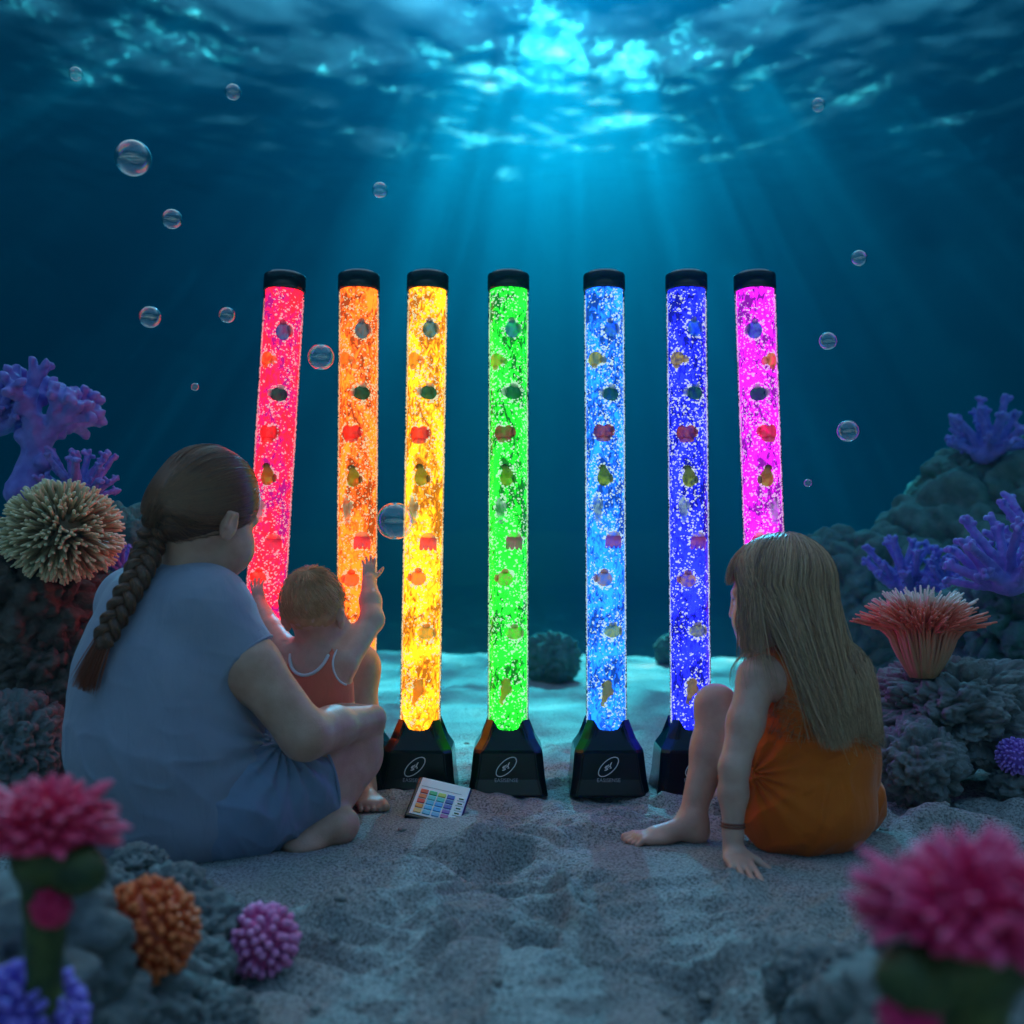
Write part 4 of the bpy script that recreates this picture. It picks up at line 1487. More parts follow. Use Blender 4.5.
# foreground rubble, left and right
for k, (px, py, d, r, lab) in enumerate([
        (95, 905, 1.72, .062, 'grey rubble lump behind the orange ball coral'), (178, 893, 1.74, .050, 'grey rubble lump upper right of the orange ball coral'),
        (206, 925, 1.66, .050, 'grey rubble lump between the orange and pink ball corals'), (192, 968, 1.58, .052, 'dark rubble lump at the lower right of the orange ball coral'),
        (78, 968, 1.56, .075, 'blue grey rubble lump left of the orange ball coral'), (150, 1005, 1.46, .075, 'blurred lump under the orange ball coral'),
        (60, 1010, 1.36, .09, 'dark blurred rubble beside the violet coral'), (10, 960, 1.34, .12, 'dark rock at the foot of the left pink coral'),
        (215, 1020, 1.45, .045, 'low blurred lump at the bottom edge, right of the rubble'), (138, 868, 1.9, .045, 'grey rubble lump by the hem of the blue shirt')]):
    rock(px, py, d, (r * 1.1, r, r * .85), 70 + 5 * k, rock_grey, lab, s1=2.5, sub=5, group='foreground rubble')
for k, (px, py, d, r, lab) in enumerate([
        (815, 985, 1.47, .055, 'dark blurred rock left of the right pink coral'), (868, 990, 1.42, .060, 'dark blurred rock touching the right pink coral'),
        (850, 1024, 1.34, .06, 'dark blurred rock at the bottom edge on the right'), (985, 1010, 1.16, .12, 'black shaded rock holding the right pink coral'), (905, 962, 1.6, .055, 'small dark rock behind the green stalk at right')]):
    rock(px, py, d, (r * 1.15, r, r * .8), 130 + 5 * k, rock_grey, lab, s1=2.5, sub=5, group='foreground rubble')


# ------------------------------------------------------------------ branching corals
def coral_mat(name, c1, c2, rough=.6, sss=.0):
    return pbr(name, c1, rough, c2, 26, 4, bump=.3, bscale=190, sheen=.15, bdist=.003)
violet = coral_mat('violet_coral_skin', (.15, .12, .50), (.26, .24, .72))
blue_violet = coral_mat('blue_coral_skin', (.10, .14, .55), (.18, .24, .72))


def fib(n):
    i = np.arange(n) + .5
    ph = np.arccos(1 - 2 * i / n); th = math.pi * (1 + 5 ** .5) * i
    return np.stack([np.sin(ph) * np.cos(th), np.sin(ph) * np.sin(th), np.cos(ph)], 1)


def branching(seed, height, levels=4, r0=.16, kids=(3, 4), spread=.62, h=None, trunk=.34, first=4):
    """a stubby branching coral of unit layout scaled to HEIGHT; base at the origin"""
    rr = random.Random(seed)
    s = SDF()
    def grow(p, d, L, r, lev):
        q = p + d * L
        bend = np.array([rr.uniform(-1, 1), rr.uniform(-1, 1), rr.uniform(-.2, .8)]) * .12 * L
        m_ = (p + q) / 2 + bend
        s.cone(p, m_, r, r * .9, .03 * height); s.cone(m_, q, r * .9, r * .82, .02 * height)
        if lev == 0:
            s.ell(q, np.array([1, 1, 1]) * r * 1.18, None, .012 * height)
            for _ in range(2):
                dd = nrm(d + np.array([rr.uniform(-1, 1), rr.uniform(-1, 1), rr.uniform(-.6, 1)]) * .9)
                s.ell(q + dd * r * 1.0, np.array([1, 1, 1]) * r * .62, None, .010 * height)
            return
        n = first if lev == levels else rr.randint(*kids)
        for _ in range(3):
            u_ = rr.random(); dd = nrm((rr.uniform(-1, 1), rr.uniform(-1, 1), rr.uniform(-.6, .6)))
            s.ell(p + (q - p) * u_ + dd * r * .9, np.array([1, 1, 1]) * r * .55, None, .012 * height)
        a0 = rr.uniform(0, 6.28)
        x = nrm(np.cross(d, (.3, .5, .8))); y = np.cross(d, x)
        for i in range(n):
            a = a0 + i * 6.283 / n + rr.uniform(-.4, .4)
            sp = spread * rr.uniform(.7, 1.25)
            dd = nrm(d * math.cos(sp) + (x * math.cos(a) + y * math.sin(a)) * math.sin(sp) + np.array([0, 0, .12]))
            grow(q, dd, L * rr.uniform(.60, .78), r * rr.uniform(.60, .68), lev - 1)
    grow(np.zeros(3), nrm((rr.uniform(-.15, .15), rr.uniform(-.15, .15), 1)), height * trunk, height * r0 * .55, levels)
    def post(g, F):
        return F - .003 * vnoise(g * 95, seed) * height / .35
    return s.mesh('coral', h or height / 75, post)


def finger_bush(seed, height, n=26, spread=1.0):
    """a clump of stubby, knob-ended fingers rising from one foot"""
    rr = random.Random(seed)
    s = SDF()
    H = height
    s.ell((0, 0, .06 * H), (.22 * H, .22 * H, .16 * H), None, .06 * H)
    dirs = [d for d in fib(n * 2) if d[2] > .02]
    for d in dirs:
        d = nrm(d * np.array([spread, spread, 1.0]) + np.array([rr.uniform(-.2, .2), rr.uniform(-.2, .2), .25]))
        L = H * rr.uniform(.68, 1.0) * (1 if d[2] > .5 else .8)
        r = H * rr.uniform(.050, .068)
        side = nrm(np.cross(d, (rr.uniform(-1, 1), rr.uniform(-1, 1), rr.uniform(-1, 1))))
        p0 = d * .10 * H; p1 = d * L * .55 + side * .06 * H; p2 = d * L
        s.cone(p0, p1, r * 1.25, r, .05 * H); s.cone(p1, p2, r, r * .92, .02 * H)
        for k in range(rr.randint(4, 6)):
            dd = nrm(d * .55 + np.array([rr.uniform(-1, 1), rr.uniform(-1, 1), rr.uniform(-.7, 1)]))
            e = p2 + dd * r * rr.uniform(1.0, 2.0)
            s.cone(p2, e, r * .72, r * rr.uniform(.50, .68), .012 * H)
        for k in range(3):
            u_ = rr.uniform(.35, .9)
            dd = nrm(side * rr.choice((-1, 1)) + np.array([rr.uniform(-1, 1), rr.uniform(-1, 1), rr.uniform(-1, 1)]))
            q = p0 + (p2 - p0) * u_ + dd * r * 1.0
            s.ell(q, np.array([1, 1, 1]) * r * rr.uniform(.4, .6), None, .010 * H)
    return s.mesh('coral', H / 75, lambda g, F: F - .0022 * vnoise(g * 110, seed) * H / .3)
CB = [branching(5, .42, 3, .18, (3, 5), .62, None, .30, 4), finger_bush(3, .26, 22), finger_bush(8, .24, 26, 1.15)]
def coral(name, me, base, mat, scale, rz, tilt, label, group='branching corals'):
    o = link(name, me, mat)
    o.location = Vector([float(x) for x in base]); o.rotation_euler = (tilt[0], tilt[1], rz); o.scale = (scale,) * 3
    return tag(o, label, 'coral', group)
coral('branching_coral', CB[0], P(22, 492, 3.25), violet, 1.2, .4, (0, .22), 'tall violet branching coral at the upper left')
coral('branching_coral', CB[1], P(80, 498, 3.20), violet, .62, 1.9, (0, .12), 'violet coral directly above the tan spiky coral')
coral('branching_coral', CB[2], P(-4, 430, 3.30), violet, .8, 3.1, (0, -.1), 'violet coral cut by the left edge of the reef')
coral('branching_coral', CB[2], P(120, 572, 3.15), violet, .40, .6, (0, .1), 'small violet coral tucked between spiky coral and braid')
coral('branching_coral', CB[2], P(985, 458, 4.7), blue_violet, 1.10, .9, (0, .05), 'blue coral standing highest on the right reef slope')
coral('branching_coral', CB[1], P(907, 590, 3.95), blue_violet, .80, 2.4, (0, -.05), 'blurred blue coral above the left half of the fan coral')
coral('branching_coral', CB[2], P(952, 594, 3.85), blue_violet, .72, 4.0, (0, .1), 'blurred blue coral above the right half of the fan coral')
coral('branching_coral', CB[2], P(1012, 588, 3.15), violet, .95, 5.0, (.1, -.12), 'sharp purple coral at the right edge above the fan coral')
coral('branching_coral', CB[1], P(1050, 560, 3.35), violet, .9, 1.0, (.0, .2), 'purple coral mostly outside the right edge')


# ------------------------------------------------------------------ spiky and ball corals
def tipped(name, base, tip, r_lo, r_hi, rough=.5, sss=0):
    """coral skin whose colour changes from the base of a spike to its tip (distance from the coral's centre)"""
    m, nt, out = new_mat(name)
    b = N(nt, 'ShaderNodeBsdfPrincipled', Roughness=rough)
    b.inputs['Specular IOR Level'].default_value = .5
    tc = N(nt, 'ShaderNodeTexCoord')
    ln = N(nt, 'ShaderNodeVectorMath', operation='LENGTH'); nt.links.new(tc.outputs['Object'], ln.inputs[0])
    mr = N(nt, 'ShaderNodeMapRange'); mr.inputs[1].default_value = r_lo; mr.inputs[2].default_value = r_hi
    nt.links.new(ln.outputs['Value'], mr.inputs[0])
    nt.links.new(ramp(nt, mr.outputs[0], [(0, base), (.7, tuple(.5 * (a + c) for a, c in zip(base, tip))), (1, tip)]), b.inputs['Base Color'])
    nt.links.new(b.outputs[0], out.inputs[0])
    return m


def spiky(n, r_in, r_out, thick, seed, seg=6, fat_tip=1.0, fork=False, zmin=-1.0, irr=.0):
    rg = np.random.default_rng(seed)
    ac = Acc()
    V, Fc = ico(3)
    q = np.stack([Fc[:, 0], Fc[:, 1], Fc[:, 2], Fc[:, 2]], 1)
    for d in fib(n):
        if d[2] < zmin: continue
        lump = 1 + irr * float(vnoise(np.array([d * 2.6 + seed]), seed)[0])
        d = nrm(d + rg.normal(0, .07, 3))
        L = r_in + (r_out - r_in) * rg.uniform(.78, 1.05)
        L *= lump
        side = nrm(np.cross(d, rg.normal(0, 1, 3)))
        pts = [d * r_in * .6, d * (r_in + L) / 2 + side * .03 * L, d * L]
        if fork:
            pts2 = [pts[1], d * L * .97 + side * .10 * L]
            v, f = tube(np.array(pts2), [thick * .8, thick * .75], seg); ac.add(v, f)
        v, f = tube(np.array(pts), [thick * 1.25, thick, thick * fat_tip], seg); ac.add(v, f)
    return ac.mesh('coral')


def ball(name, me, at_, mat, label, cat='coral', group=None, core=None, rot=0.0, sq=1.0):
    o = link(name, me, mat)
    o.location = Vector([float(x) for x in at_]); o.rotation_euler = (.3, .2, rot); o.scale = (1, 1, sq)
    tag(o, label, cat, group)
    if core:
        V, Fc = ico(4)
        link('core', mesh_np('core', V * core, Fc), mat, o)
    return o
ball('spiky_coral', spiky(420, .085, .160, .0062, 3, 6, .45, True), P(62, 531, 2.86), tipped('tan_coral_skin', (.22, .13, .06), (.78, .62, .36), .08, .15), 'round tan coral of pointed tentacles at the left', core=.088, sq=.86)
ball('ball_coral', spiky(300, .048, .066, .0050, 5, 8, 1.05), P(147, 930, 1.44), tipped('orange_coral_skin', (.55, .05, .008), (.95, .20, .045), .05, .069), 'blurred orange ball coral with stubby knobs on the rubble', core=.054)
ball('ball_coral', spiky(130, .036, .054, .0062, 6, 8, 1.05), P(262, 941, 1.66), tipped('pink_coral_skin', (.55, .05, .24), (.90, .28, .55), .035, .054), 'pink knobbly ball coral lying on the sand in front', core=.041)
ball('ball_coral', spiky(260, .044, .064, .0048, 7, 8, 1.0), P(22, 1026, 1.12), tipped('violet_ball_skin', (.12, .06, .42), (.32, .20, .75), .045, .064), 'violet fuzzy ball coral in the bottom left corner', core=.050)
ball('ball_coral', spiky(200, .034, .047, .0034, 8, 7, 1.0), P(1015, 756, 2.78), tipped('purple_ball_skin', (.22, .06, .48), (.50, .26, .82), .034, .047), 'small purple ball coral on a low stone at the right edge', core=.038)

# pink flower-like corals on green stalks, close to the camera
def lobes(seed, stalk_pts, stalk_r, lob):
    s = SDF()
    s.chain(stalk_pts, stalk_r, .02)
    for c_, r_ in lob: s.ell(c_, r_, None, .02)
    return s.mesh('stalk', .004, lambda g, F: F - .002 * vnoise(g * 60, seed))
green_m = pbr('green_stalk_skin', (.018, .032, .006), .6, (.075, .095, .014), 30, 4, bump=.3, bscale=120)
pink_m = tipped('hot_pink_skin', (.72, .008, .09), (.95, .12, .24), .040, .078)
pink_m2 = tipped('rose_pink_skin', (.70, .008, .12), (.92, .12, .30), .044, .088)
def flower(px, py, d, rad, mat, label, seed, lean):
    c = P(px, py, d)
    g = np.array([c[0] + lean, c[1] + .03, -.01])
    root = empty('flower_coral', g, label, 'coral', 'pink flower corals')
    cc = c - g
    st = lobes(seed, [np.zeros(3), cc * .5 + [lean * -.2, 0, 0], cc - [0, 0, rad * .4]], [rad * .30, rad * .24, rad * .40],
               [(cc + np.array([-rad * .72 if lean > 0 else rad * .62, -.2 * rad, -rad * .62]), np.array([.40, .42, .36]) * rad), (cc + np.array([rad * .1, .0, -rad * .45]), np.array([.6, .6, .3]) * rad)])
    link('stalk', st, green_m, root)
    o = link('crown', spiky(210, rad * .60, rad * 1.05, rad * .095, seed, 8, .55, False, -.30, .28), mat, root)
    o.location = Vector(cc.tolist()); o.scale = (1.12, 1.0, .80)
    V, Fc = ico(3)
    q = link('core', mesh_np('core', V * rad * .66, Fc), mat, o)
    bud = link('bud', spiky(50, rad * .14, rad * .27, rad * .07, seed + 1, 7, 1.1), mat, root)
    bp_ = cc + np.array([.25, -.35, -1.1] if lean <= 0 else [-.80, -.30, -.98]) * rad
    bud.location = Vector(bp_.tolist())
    return root
flower(46, 828, 1.10, .065, pink_m, 'hot pink flower-like coral on a green stalk at lower left', 21, -.015)
flower(972, 914, .80, .068, pink_m2, 'large blurred pink coral on a green stalk at lower right', 27, .03)

# fan coral
rg = np.random.default_rng(41)
ac = Acc(); tips = Acc()
n = 190
for k in range(n):
    a = rg.uniform(0, 2 * math.pi); q = math.sqrt(rg.random())
    rr_ = .190 * q
    top = np.array([math.cos(a) * rr_, math.sin(a) * rr_ * .75, -.0 +   .232 - .085 * q ** 2.4 + rg.normal(0, .008)])
    b0 = np.array([math.cos(a), math.sin(a), 0]) * .030 * q
    m1 = b0 * 1.5 + np.array([0, 0, .07]); m1[:2] += top[:2] * .16
    m2 = np.array([top[0] * .50, top[1] * .50, top[2] * .74 + .018 * q])
    pts = resample(np.array([b0, m1, m2, top]), 9)
    v, f = tube(pts, np.linspace(.0070, .0026, 9) * rg.uniform(.85, 1.15), 6); ac.add(v, f)
    for _ in range(2):
        dd = nrm(top - m2 + rg.normal(0, .02, 3) * np.array([1, 1, .4]))
        bs = pts[6] if _ else pts[5]
        v, f = tube(np.array([bs, bs + dd * rg.uniform(.03, .05)]), [.0030, .0024], 5); ac.add(v, f)
    v, f = ico(1)
m, nt, out = new_mat('red_fan_skin')
b = N(nt, 'ShaderNodeBsdfPrincipled', Roughness=.5)
tc = N(nt, 'ShaderNodeTexCoord'); sx = N(nt, 'ShaderNodeSeparateXYZ'); nt.links.new(tc.outputs['Object'], sx.inputs[0])
nz = N(nt, 'ShaderNodeTexNoise', Scale=60, Detail=2); nt.links.new(tc.outputs['Object'], nz.inputs['Vector'])
ma = N(nt, 'ShaderNodeMath', operation='MULTIPLY_ADD'); ma.inputs[1].default_value = .05; nt.links.new(nz.outputs['Fac'], ma.inputs[0]); nt.links.new(sx.outputs['Z'], ma.inputs[2])
mr = N(nt, 'ShaderNodeMapRange'); mr.inputs[1].default_value = .02; mr.inputs[2].default_value = .235; nt.links.new(ma.outputs[0], mr.inputs[0])
nt.links.new(ramp(nt, mr.outputs[0], [(0, (.42, .22, .10)), (.45, (.62, .22, .12)), (.66, (.90, .16, .09)), (.88, (.95, .30, .20)), (.99, (.95, .72, .62))]), b.inputs['Base Color'])
nt.links.new(b.outputs[0], out.inputs[0])
o = link('fan_coral', ac.mesh('fan_coral'), m)
o.location = Vector(P(923, 676, 2.92).tolist())
tag(o, 'red fan-shaped coral spreading from a narrow base on grey rock', 'coral')

# ------------------------------------------------------------------ air bubbles
m, nt, out = new_mat('bubble_film')
lw = N(nt, 'ShaderNodeLayerWeight', Blend=.35)
pw = N(nt, 'ShaderNodeMath', operation='POWER'); pw.inputs[1].default_value = 2.2; nt.links.new(lw.outputs['Facing'], pw.inputs[0])
ad = N(nt, 'ShaderNodeMath', operation='MULTIPLY_ADD'); ad.inputs[1].default_value = .95; ad.inputs[2].default_value = .14; nt.links.new(pw.outputs[0], ad.inputs[0])
tr = N(nt, 'ShaderNodeBsdfTransparent'); gl = N(nt, 'ShaderNodeBsdfGlossy', Roughness=.03)
ms = N(nt, 'ShaderNodeMixShader'); nt.links.new(ad.outputs[0], ms.inputs[0]); nt.links.new(tr.outputs[0], ms.inputs[1]); nt.links.new(gl.outputs[0], ms.inputs[2])
nt.links.new(ms.outputs[0], out.inputs[0])
BV, BF_ = ico(5)
BUBME = mesh_np('air_bubble', BV, BF_)
for px, py, r, d, lab in [
        (133, 158, 18, 2.5, 'large clear bubble high on the left, biggest in open water'), (172, 219, 10, 2.6, 'clear bubble just below the biggest bubble at upper left'),
        (150, 317, 11, 2.6, 'clear bubble left of the red tube, above the violet corals'), (227, 315, 8, 2.7, 'small clear bubble nearest the left side of the red tube'),
        (195, 387, 4, 2.8, 'tiny bubble over the head of the seated adult'), (321, 357, 13, 2.75, 'clear bubble between the red and orange tubes'),
        (380, 190, 8, 2.8, 'small bubble above the orange tube cap'), (233, 92, 8, 2.8, 'small bubble near the water surface, upper left of the red tube'),
        (76, 74, 7, 2.8, 'small bubble nearest the top left corner'), (818, 105, 7, 2.8, 'small bubble nearest the top right corner'),
        (859, 258, 8, 2.8, 'small bubble right of the magenta tube cap'), (828, 341, 9, 2.8, 'clear bubble beside the upper magenta tube'),
        (848, 431, 11, 2.7, 'largest bubble above the right reef, over the girl'), (808, 483, 4, 2.9, 'tiny bubble between the magenta tube and the reef slope'),
        (395, 521, 18.5, 2.62, 'large clear bubble over the edge of the yellow tube, above the raised hand')]:
    o = link('air_bubble', BUBME, m)
    o.location = Vector(P(px, py, d).tolist()); s_ = r * d / FPX; o.scale = (s_,) * 3
    tag(o, lab, 'bubble', 'air bubbles rising through the water')

# ------------------------------------------------------------------ remote control
BL, BR_, TL = P(404, 815, 2.64), P(459, 828, 2.625), P(428, 778, 2.765)
rx = nrm(BR_ - BL); ry = TL - BL; ry = nrm(ry - rx * (ry @ rx)); rz = np.cross(rx, ry)
RW, RL = float(np.linalg.norm(BR_ - BL)), float((TL - BL) @ ry)
RT = .013
rem = empty('remote_control', BL, 'white remote control with coloured keys and a black edge, propped on the sand', 'remote control')
M4 = Matrix(((rx[0], ry[0], rz[0], BL[0]), (rx[1], ry[1], rz[1], BL[1]), (rx[2], ry[2], rz[2], BL[2]), (0, 0, 0, 1)))
rem.matrix_world = M4
def slab(name, x0, y0, x1, y1, z, t, mat, bev, parent=rem):
    me = box_mesh(name, x1 - x0, y1 - y0, t, bev, 2)
    o = link(name, me, mat, parent); o.location = ((x0 + x1) / 2, (y0 + y1) / 2, z)
    return o
slab('case', 0, 0, RW, RL, -RT / 2, RT, cap_black, .004)
white_pl = pbr('white_plastic', (.78, .78, .76), .35)
face = slab('face_plate', .009, .010, RW - .004, RL - .003, .0006, .002, white_pl, .0008)
slab('printed_line', .014, RL * .765, RW - .02, RL * .765 + .0014, .0018, .0006, grey_print, 0)
def key(x, y, w_, h_, col, n_):
    mt = bpy.data.materials.get(n_) or pbr(n_, col, .35)
    return slab('key', x - w_ / 2, y - h_ / 2, x + w_ / 2, y + h_ / 2, .0026, .0032, mt, .0008)
KC = [[(.80, .06, .03), (.85, .18, .04), (.80, .05, .05), (.85, .30, .04), (.85, .55, .18)],
      [(.03, .45, .16), (.05, .55, .50), (.03, .42, .62), (.05, .45, .70), (.10, .50, .65)],
      [(.55, .60, .08), (.04, .50, .45), (.03, .30, .65), (.04, .35, .72), (.15, .40, .62)],
      [(.03, .07, .42), (.04, .06, .35), (.08, .07, .40), (.20, .08, .42), (.40, .09, .30)]]
kw, kh = RW * .82 / 5, RL * .60 / 5
for ci in range(4):
    for ri in range(5):
        key(.017 + kw * (ci + .42), RL * .70 - kh * (ri + .5), kw * .84, kh * .74, KC[ci][ri], f'key_colour_{ci}_{ri}')
for ri in range(5):
    x, y = .017 + kw * 4.6, RL * .70 - kh * (ri + .5)
    k_ = key(x, y, kw * .86, kh * .76, (.75, .75, .74), 'key_white')
    q = slab('printed_mark', -kw * .26, -kh * .13, kw * .26, kh * .13, .0018, .0004, cap_black, 0, k_); q.location = (0, 0, .0017)

# ------------------------------------------------------------------ loose bits of coral and shell on the sand
rg = np.random.default_rng(91)
ac = Acc()
V, Fc = ico(2)
xs = np.concatenate([rg.uniform(-1.5, 1.7, 90), rg.normal(1.15, .22, 130), rg.normal(-1.0, .25, 90), rg.normal(-.42, .18, 60), rg.normal(.42, .12, 40)])
ys = np.concatenate([rg.uniform(1.5, 5.5, 90), rg.normal(2.75, .30, 130), rg.normal(2.7, .4, 90), rg.normal(1.62, .12, 60), rg.normal(1.6, .1, 40)])
zs = seabed_z(xs, ys)
for x_, y_, z_ in zip(xs, ys, zs):
    s_ = .0025 + .0085 * rg.random() ** 3
    v = V * (1 + .25 * vnoise(V * 2 + rg.uniform(0, 50), 3))[:, None] * s_ * np.array([rg.uniform(.8, 1.5), rg.uniform(.8, 1.5), rg.uniform(.5, .9)])
    a_ = rg.uniform(0, 6.28)
    v = np.stack([v[:, 0] * math.cos(a_) - v[:, 1] * math.sin(a_) + x_, v[:, 0] * math.sin(a_) + v[:, 1] * math.cos(a_) + y_, v[:, 2] + z_ + s_ * .2], 1)
    ac.add(v, Fc)
pb = link('pebbles', ac.mesh('pebbles'), rock_mat('pebble', (.16, .15, .14), (.52, .50, .46)))
tag(pb, kind='stuff')
# ------------------------------------------------------------------ toy fish drifting in the tubes
def two(name, a, b, axis=0, at_=0.0, w=.004, c=None):
    """hard plastic, colour a below AT along an axis of the toy, colour b above (c: a band)"""
    m, nt, out = new_mat(name)
    p = N(nt, 'ShaderNodeBsdfPrincipled', Roughness=.35)
    tc = N(nt, 'ShaderNodeTexCoord'); sx = N(nt, 'ShaderNodeSeparateXYZ'); nt.links.new(tc.outputs['Object'], sx.inputs[0])
    nz = N(nt, 'ShaderNodeTexNoise', Scale=160, Detail=2); nt.links.new(tc.outputs['Object'], nz.inputs['Vector'])
    ma = N(nt, 'ShaderNodeMath', operation='MULTIPLY_ADD'); ma.inputs[1].default_value = .008; nt.links.new(nz.outputs['Fac'], ma.inputs[0]); nt.links.new(sx.outputs[axis], ma.inputs[2])
    mr = N(nt, 'ShaderNodeMapRange'); mr.inputs[1].default_value = at_ - .03 + .004; mr.inputs[2].default_value = at_ + .03 + .004; nt.links.new(ma.outputs[0], mr.inputs[0])
    if c is None: st = [(0, a), (.5 - w * 8, a), (.5 + w * 8, b), (1, b)]
    else: st = [(0, a), (.40, a), (.44, c), (.56, c), (.60, b), (1, b)]
    nt.links.new(ramp(nt, mr.outputs[0], st), p.inputs['Base Color'])
    t_ = N(nt, 'ShaderNodeBsdfTranslucent'); x_ = N(nt, 'ShaderNodeMixShader', Fac=.75)
    t_.inputs[0].default_value = (*(a if c is None else b), 1)
    nt.links.new(p.outputs[0], x_.inputs[1]); nt.links.new(t_.outputs[0], x_.inputs[2]); nt.links.new(x_.outputs[0], out.inputs[0])
    return m


def toy(parts):
    """parts: list of (kind, args) in a local frame x right, z up, y depth -> SDF mesh"""
    s = SDF()
    for p in parts:
        if p[0] == 'e': s.ell(p[1], p[2], (np.array([[math.cos(p[3]), 0, math.sin(p[3])], [0, 1, 0], [-math.sin(p[3]), 0, math.cos(p[3])]]) if len(p) > 3 else None), .005)
        else: s.cone(p[1], p[2], p[3], p[4], .005)
    return s


def wrapped(name, s, h=.0016):
    F, lo, ax = s.grid(h)
    v, f = surface_nets(F, lo, h)
    return mesh_np(name, v, f)

E = lambda x, z, rx_, rz_, a=0, y=0, ry_=.0045: ('e', (x, y, z), (rx_, ry_, rz_), a)
TOYS = {
 'blue':   (toy([E(0, 0, .021, .025)]), [('tail_fin', toy([E(.018, .004, .010, .017, .3)])), ('fin', toy([E(-.002, .024, .010, .010)]))], two('toy_blue', (.10, .38, .75), (.32, .36, .44), 0, .004), (.35, .38, .45), 'blue and grey toy fish'),
 'yellow': (toy([E(0, 0, .025, .021)]), [('tail_fin', toy([E(.026, -.004, .010, .013, .2)])), ('fin', toy([E(0, -.020, .011, .008)]))], two('toy_yellow', (.85, .50, .22), (.90, .62, .10), 0, .002, c=(.10, .12, .04)), (.85, .6, .2), 'yellow toy fish with a dark band'),
 'green':  (toy([E(0, 0, .025, .020)]), [('tail_fin', toy([E(-.024, .003, .009, .013)])), ('fin', toy([E(.004, .020, .012, .008)]))], two('toy_green', (.03, .20, .12), (.05, .28, .22), 2, 0), (.75, .78, .75), 'dark green toy fish with pale fins'),
 'coral':  (toy([E(-.012, 0, .017, .021, .1), E(.012, 0, .017, .021, -.1)]), [('tail_fin', toy([E(.0, -.020, .022, .009)])), ('fin', toy([E(.026, .002, .008, .014)]))], two('toy_coral', (.78, .14, .09), (.72, .10, .10), 0, 0, c=(.90, .38, .30)), (.70, .20, .18), 'coral red two-lobed toy fish'),
 'lime':   (toy([E(0, -.004, .020, .023), ('c', (0, 0, .010), (-.004, 0, .028), .013, .006)]), [('tail_fin', toy([E(-.005, .026, .012, .009)])), ('fin', toy([E(.019, -.006, .007, .012)]))], two('toy_lime', (.50, .62, .05), (.28, .34, .10), 2, .004, .02), (.28, .30, .12), 'lime green drop-shaped toy fish'),
 'slim':   (toy([E(0, 0, .013, .032, .12), E(.002, -.016, .009, .020, .1)]), [('tail_fin', toy([E(.004, -.036, .011, .007)])), ('fin', toy([E(.013, .004, .006, .014)]))], two('toy_slim', (.62, .78, .74), (.16, .34, .28), 0, .001), (.60, .72, .70), 'slim teal and white toy fish'),
 'jelly':  (toy([E(0, .010, .022, .014)]), [('skirt', toy([('c', (x, 0, .004), (x * 1.25, 0, -.020), .0075, .0050) for x in (-.016, -.0055, .0055, .016)]))], two('toy_jelly', (.88, .60, .45), (.92, .72, .55), 2, .01), (.85, .22, .42), 'pink toy jellyfish with a pale dome'),
 'red':    (toy([E(0, 0, .024, .021)]), [('tail_fin', toy([E(-.024, .002, .009, .012)])), ('fin', toy([E(.002, .020, .011, .008)]))], two('toy_red', (.80, .42, .25), (.78, .12, .04), 0, -.006, .02), (.82, .35, .2), 'round orange red toy fish'),
 'pale':   (toy([E(0, 0, .026, .018)]), [('tail_fin', toy([E(.026, .0, .008, .014)])), ('fin', toy([E(0, .018, .012, .007)]))], two('toy_pale', (.62, .66, .20), (.14, .34, .14), 2, .004, .012), (.62, .52, .30), 'yellow-green toy fish with a darker back'),
 'horse':  (toy([('c', (.006, 0, .026), (-.006, 0, .022), .009, .005), ('c', (.008, 0, .024), (.004, 0, .004), .009, .013), ('c', (.004, 0, .004), (-.004, 0, -.018), .012, .006), ('c', (-.004, 0, -.018), (-.010, 0, -.030), .006, .004), ('c', (-.010, 0, -.030), (-.003, 0, -.036), .004, .003)]), [('fin', toy([E(.016, .004, .007, .011)]))], two('toy_horse', (.85, .55, .10), (.90, .66, .22), 2, 0), (.85, .6, .2), 'yellow toy seahorse'),
}
LAY = [('blue', 326, 5), ('yellow', 356, -12), ('green', 391, 5), ('coral', 430, -4), ('lime', 475, -2), ('slim', 506, -9), ('jelly', 539, 7), ('red', 577, -4), ('pale', 630, 6), ('horse', 690, -3)]
TM = {}
for k, (bd, prt, mt, c2, lab) in TOYS.items():
    TM[k] = (wrapped('body', bd), [(n_, wrapped(n_, s_)) for n_, s_ in prt], mt, two('toy_fin_' + k, c2, tuple(x * .8 for x in c2), 2, 0), lab)
toy_name = {'jelly': 'toy_jellyfish', 'horse': 'toy_seahorse'}


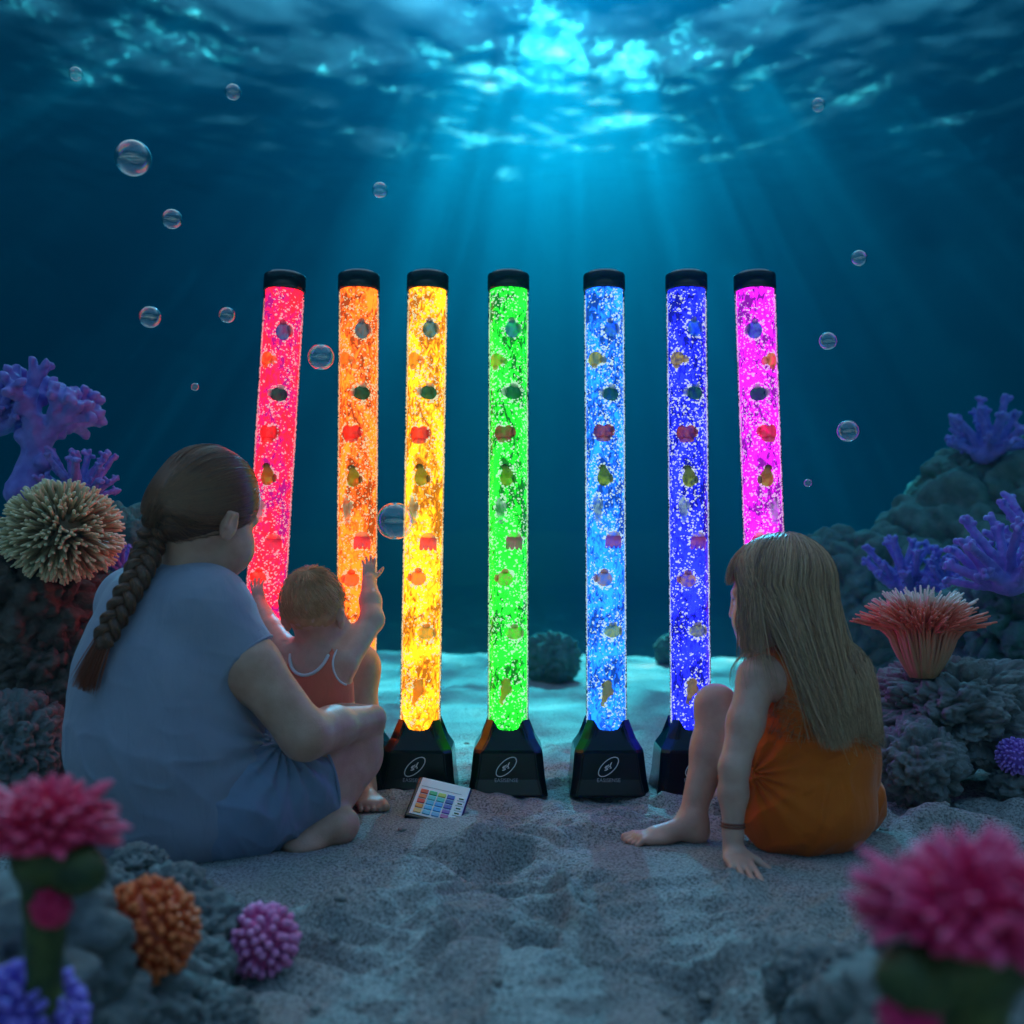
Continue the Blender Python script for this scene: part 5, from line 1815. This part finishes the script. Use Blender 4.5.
def wrap_mesh(me, ang, rad, mirror):
    """bend a flat toy round the tube: x becomes an angle, depth becomes radius"""
    n = len(me.vertices); co = np.empty(n * 3, np.float32); me.vertices.foreach_get('co', co); co = co.reshape(-1, 3)
    x = co[:, 0] * (-1 if mirror else 1)
    th = x / .050
    r = rad - co[:, 1]
    out = np.stack([r * np.sin(th), -r * np.cos(th) + rad, co[:, 2]], 1)
    m2 = me.copy(); m2.vertices.foreach_set('co', out.astype(np.float32).ravel())
    if mirror: m2.flip_normals()
    m2.update()
    return m2
WM = {}
for k in TM:
    for mir in (False, True):
        WM[k, mir] = (wrap_mesh(TM[k][0], 0, .0500, mir), [(n_, wrap_mesh(q, 0, .0498, mir)) for n_, q in TM[k][1]])
rg = np.random.default_rng(77)
BSEED = []
for cn, xt, xb, *_ in TUBES:
    r = TUBE_OBJ[cn]
    mir = cn == 'magenta'
    rot = r.rotation_euler.to_matrix()
    clus = Acc(); spots = []
    V0, F0 = ico(1)
    for k, py, dx in LAY:
        z = P(512, py + float(rg.uniform(-1.5, 1.5)), TD - .05)[2]
        dx = (-dx if mir else dx) + rg.uniform(-1, 1)
        ang = math.asin(max(-.75, min(.75, dx / 363 / .05)))
        me_b, prs = WM[k, mir]
        o = link(toy_name.get(k, 'toy_fish'), me_b, TM[k][2])
        loc = Vector((math.sin(ang) * .0500, -math.cos(ang) * .0500, z))
        o.location = r.location + rot @ loc
        o.rotation_euler = (rot @ Matrix.Rotation(ang, 3, 'Z')).to_euler()
        tag(o, f'{TM[k][4]} inside the {colname[cn]} tube', {'jelly': 'toy jellyfish', 'horse': 'toy seahorse'}.get(k, 'toy fish'), 'toy fish inside the bubble tubes')
        for n_, q in prs:
            link(n_, q, TM[k][3], o)
        # glowing bubble backing added behind every toy to light it through
        hw, hh = {'slim': (.021, .041), 'horse': (.018, .038)}.get(k, (.031, .029))
        spots.append((ang, z, hw * .86, hh * .86))
        for _ in range(int(95 * hw * hh / .0009)):
            q_ = math.sqrt(rg.random()); t_ = rg.uniform(0, 6.283)
            lx, lz = q_ * hw * math.cos(t_), q_ * hh * math.sin(t_)
            s_ = rg.uniform(.0016, .0036)
            a_ = ang + lx / .050
            rr_ = .0505 + rg.uniform(0, .0008)
            p_ = V0 * np.array([s_ * rg.uniform(.8, 1.3), min(s_ * .5, .0012), s_ * rg.uniform(.7, 1.2)])
            x_, y_ = p_[:, 0], p_[:, 1] - rr_
            clus.add(np.stack([x_ * math.cos(a_) - y_ * math.sin(a_), x_ * math.sin(a_) + y_ * math.cos(a_), p_[:, 2] + z + lz], 1), F0)
    cb_ = link('backlight_bubbles', clus.mesh('backlight_bubbles'), bpy.data.materials['lit_bubbles_' + cn], r)
    tag(cb_, kind='stuff')
    bo_ = link('bubbles', bubble_mesh(100 + len(BSEED), 4300, spots), bpy.data.materials['lit_bubbles_' + cn], r); BSEED.append(1)
    tag(bo_, kind='stuff')
